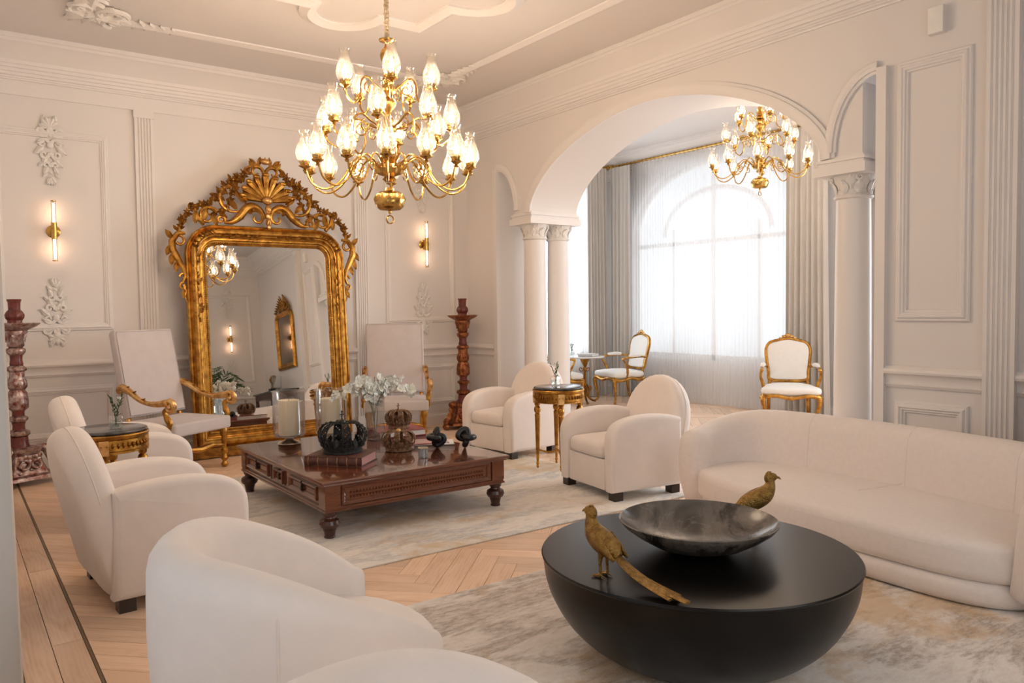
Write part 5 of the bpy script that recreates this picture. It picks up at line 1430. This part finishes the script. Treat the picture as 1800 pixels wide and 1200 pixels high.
ab = T('hardback_book', 'closed pale book on the annex table', 'book', (7.58, 8.47, .692), .5)
O('cover', join(rbox(-.15, .15, -.11, .11, 0, .004, .001), rbox(-.15, .15, -.11, .11, .03, .034, .001), box(-.15, -.146, -.11, .11, 0, .034)), mat('pale_book_cover', (.55, .53, .50), .5, var=.1, scale=6), ab)
O('page_block', box(-.145, .142, -.105, .105, .004, .03), PAPER, ab, False)
bud_vase('clear glass bud vase on the annex table, left of the pale book', (7.42, 8.66, .692), 12)

# ================================================================== THINGS ALONG THE RIGHT WALL BESIDE THE CAMERA (seen in the mirror)
wm = T('wall_mirror', 'gilt wall mirror with carved crest, seen reflected in the tall mirror', 'mirror', (XR-.005, 1.17, 1.42), -PI/2)
O('frame', sweep([(a*.6, b*.55) for a, b in fp], rtop(.40, 0, 1.0, .12), True, (0, -1, 0)), GOLD, wm, True, 30)
P = rtop(.355, .045, .955, .09, 0, 6)
O('mirror_glass', ([(x, -.02, z) for x, y, z in P]+[(x, -.012, z) for x, y, z in P], [tuple(range(len(P))), tuple(range(2*len(P)-1, len(P)-1, -1))]), mat('dim_mirror', (.30, .24, .20), .08, 1), wm, False)
cw = []
for i in range(7):
    a = -75+25*i; cw.append(mv(tube([(.2*s*math.sin(rad(a)), 0, 1.06+.2*s*math.cos(rad(a))) for s in lin(0, 1, 6)], lin(.012, .03, 6), 7), 0, -.03, 0))
for s in (-1, 1):
    cw.append(mv(tube(spiral(s*.18, 1.12, .09, .012, 90-s*60, 90+s*420, 20), lin(.022, .01, 20), 7), 0, -.03, 0))
    for i in range(8): cw.append(place2(LF, s*(.06+.04*i), 1.26-.03*i, -s*(20+8*i), -.03, 1.1))
O('crest', join(*cw), GOLD_D, wm)
cn_ = T('console_table', 'dark console table against the right wall, seen in the mirror', 'console', (XR-.24, 1.0, 0))
O('table_top', rbox(-.2, .2, -.72, .72, .93, .965, .008), DMARB, cn_)
O('apron', box(-.17, .17, -.68, .68, .83, .93), MAHO_D, cn_, False)
for x in (-.15, .15):
    for y in (-.64, .64):
        l = O('leg', lathe([(.02, 0), (.028, .02), (.02, .05), (.03, .5), (.035, .75), (.028, .8), (.036, .83)], 14), MAHO_D, cn_); l.location = (x, y, 0)
bu = T('head_sculpture', 'small dark bust on a black block on the console', 'sculpture', (XR-.22, .82, .965))
O('block', rbox(-.07, .07, -.07, .07, 0, .07, .004), BLACKM, bu)
O('bust', join(tube([(0, 0, .07), (0, 0, .12), (0, .005, .16)], [.045, .028, .034], 10), ball(0, 0, .235, .062, .85, 1, 1.25, 14, 10), ball(-.05, 0, .235, .012, 1.3, 1, 1.6), ball(.02, 0, .28, .055, .95, 1, .8)), BRONZE, bu)
t = T('glass_hurricane', 'clear glass hurricane on the console, seen in the mirror', 'candle holder', (XR-.24, 1.12, .965))
O('foot', lathe([(.07, 0), (.07, .01), (.03, .02), (.03, .04), (.07, .05), (.0001, .052)], 20), PEWTER, t)
O('glass_cylinder', lathe([(.08, .05), (.085, .06), (.085, .27), (.09, .28), (.082, .27), (.082, .06), (.0001, .055)], 24), GLASS, t)
# potted palm in the corner
pm_ = T('potted_palm', 'green palm in a white pot in the front corner, seen in the mirror', 'plant', (4.02, .62, .0105))
O('pot', lathe([(.15, 0), (.17, .01), (.20, .30), (.22, .42), (.225, .44), (.205, .44), (.19, .38), (.0001, .36)], 28), SILK, pm_)
O('soil', lathe([(.19, .37), (.1, .385), (.0001, .39)], 20), SUBF, pm_)
random.seed(9)
lf = leafg(.22, .022, .002, .03, 4)
for k in range(17):
    a = 2*PI*k/17+random.uniform(-.2, .2); ln = random.uniform(.45, .66); up = random.uniform(.75, 1.15)
    P = spl([(0, 0, .36), (.06*math.cos(a), .06*math.sin(a), .36+up*.55), (ln*.5*math.cos(a), ln*.5*math.sin(a), .36+up), (ln*math.cos(a), ln*math.sin(a), .36+up*.92)], 6)
    g = [tube(P, lin(.009, .002, len(P)), 5)]
    for i in range(6, len(P)):
        d = (P[i]-P[i-1]).normalized()
        for s in (-1, 1):
            side = d.cross(Vector((0, 0, 1))).normalized()*s
            dirv = (side*.8+d*.6+Vector((0, 0, -.15))).normalized()
            qt = Vector((0, 0, 1)).rotation_difference(dirv)
            g.append(xf(lf, Matrix.Translation(P[i]) @ qt.to_matrix().to_4x4() @ Matrix.Scale(random.uniform(.7, 1.1), 4)))
    O('frond', join(*g), STEMG, pm_)
# small white sensor box high on the right wall
sb = T('wall_box', 'small white plastic box high on the right wall above the panel', 'wall box', (XR, 2.475, 3.225))
O('case', box(-.045, 0, -.05, .05, -.085, .085), TRIMP, sb, False); O('lid', rbox(-.052, -.044, -.048, .048, -.083, .083, .002), SILK, sb)
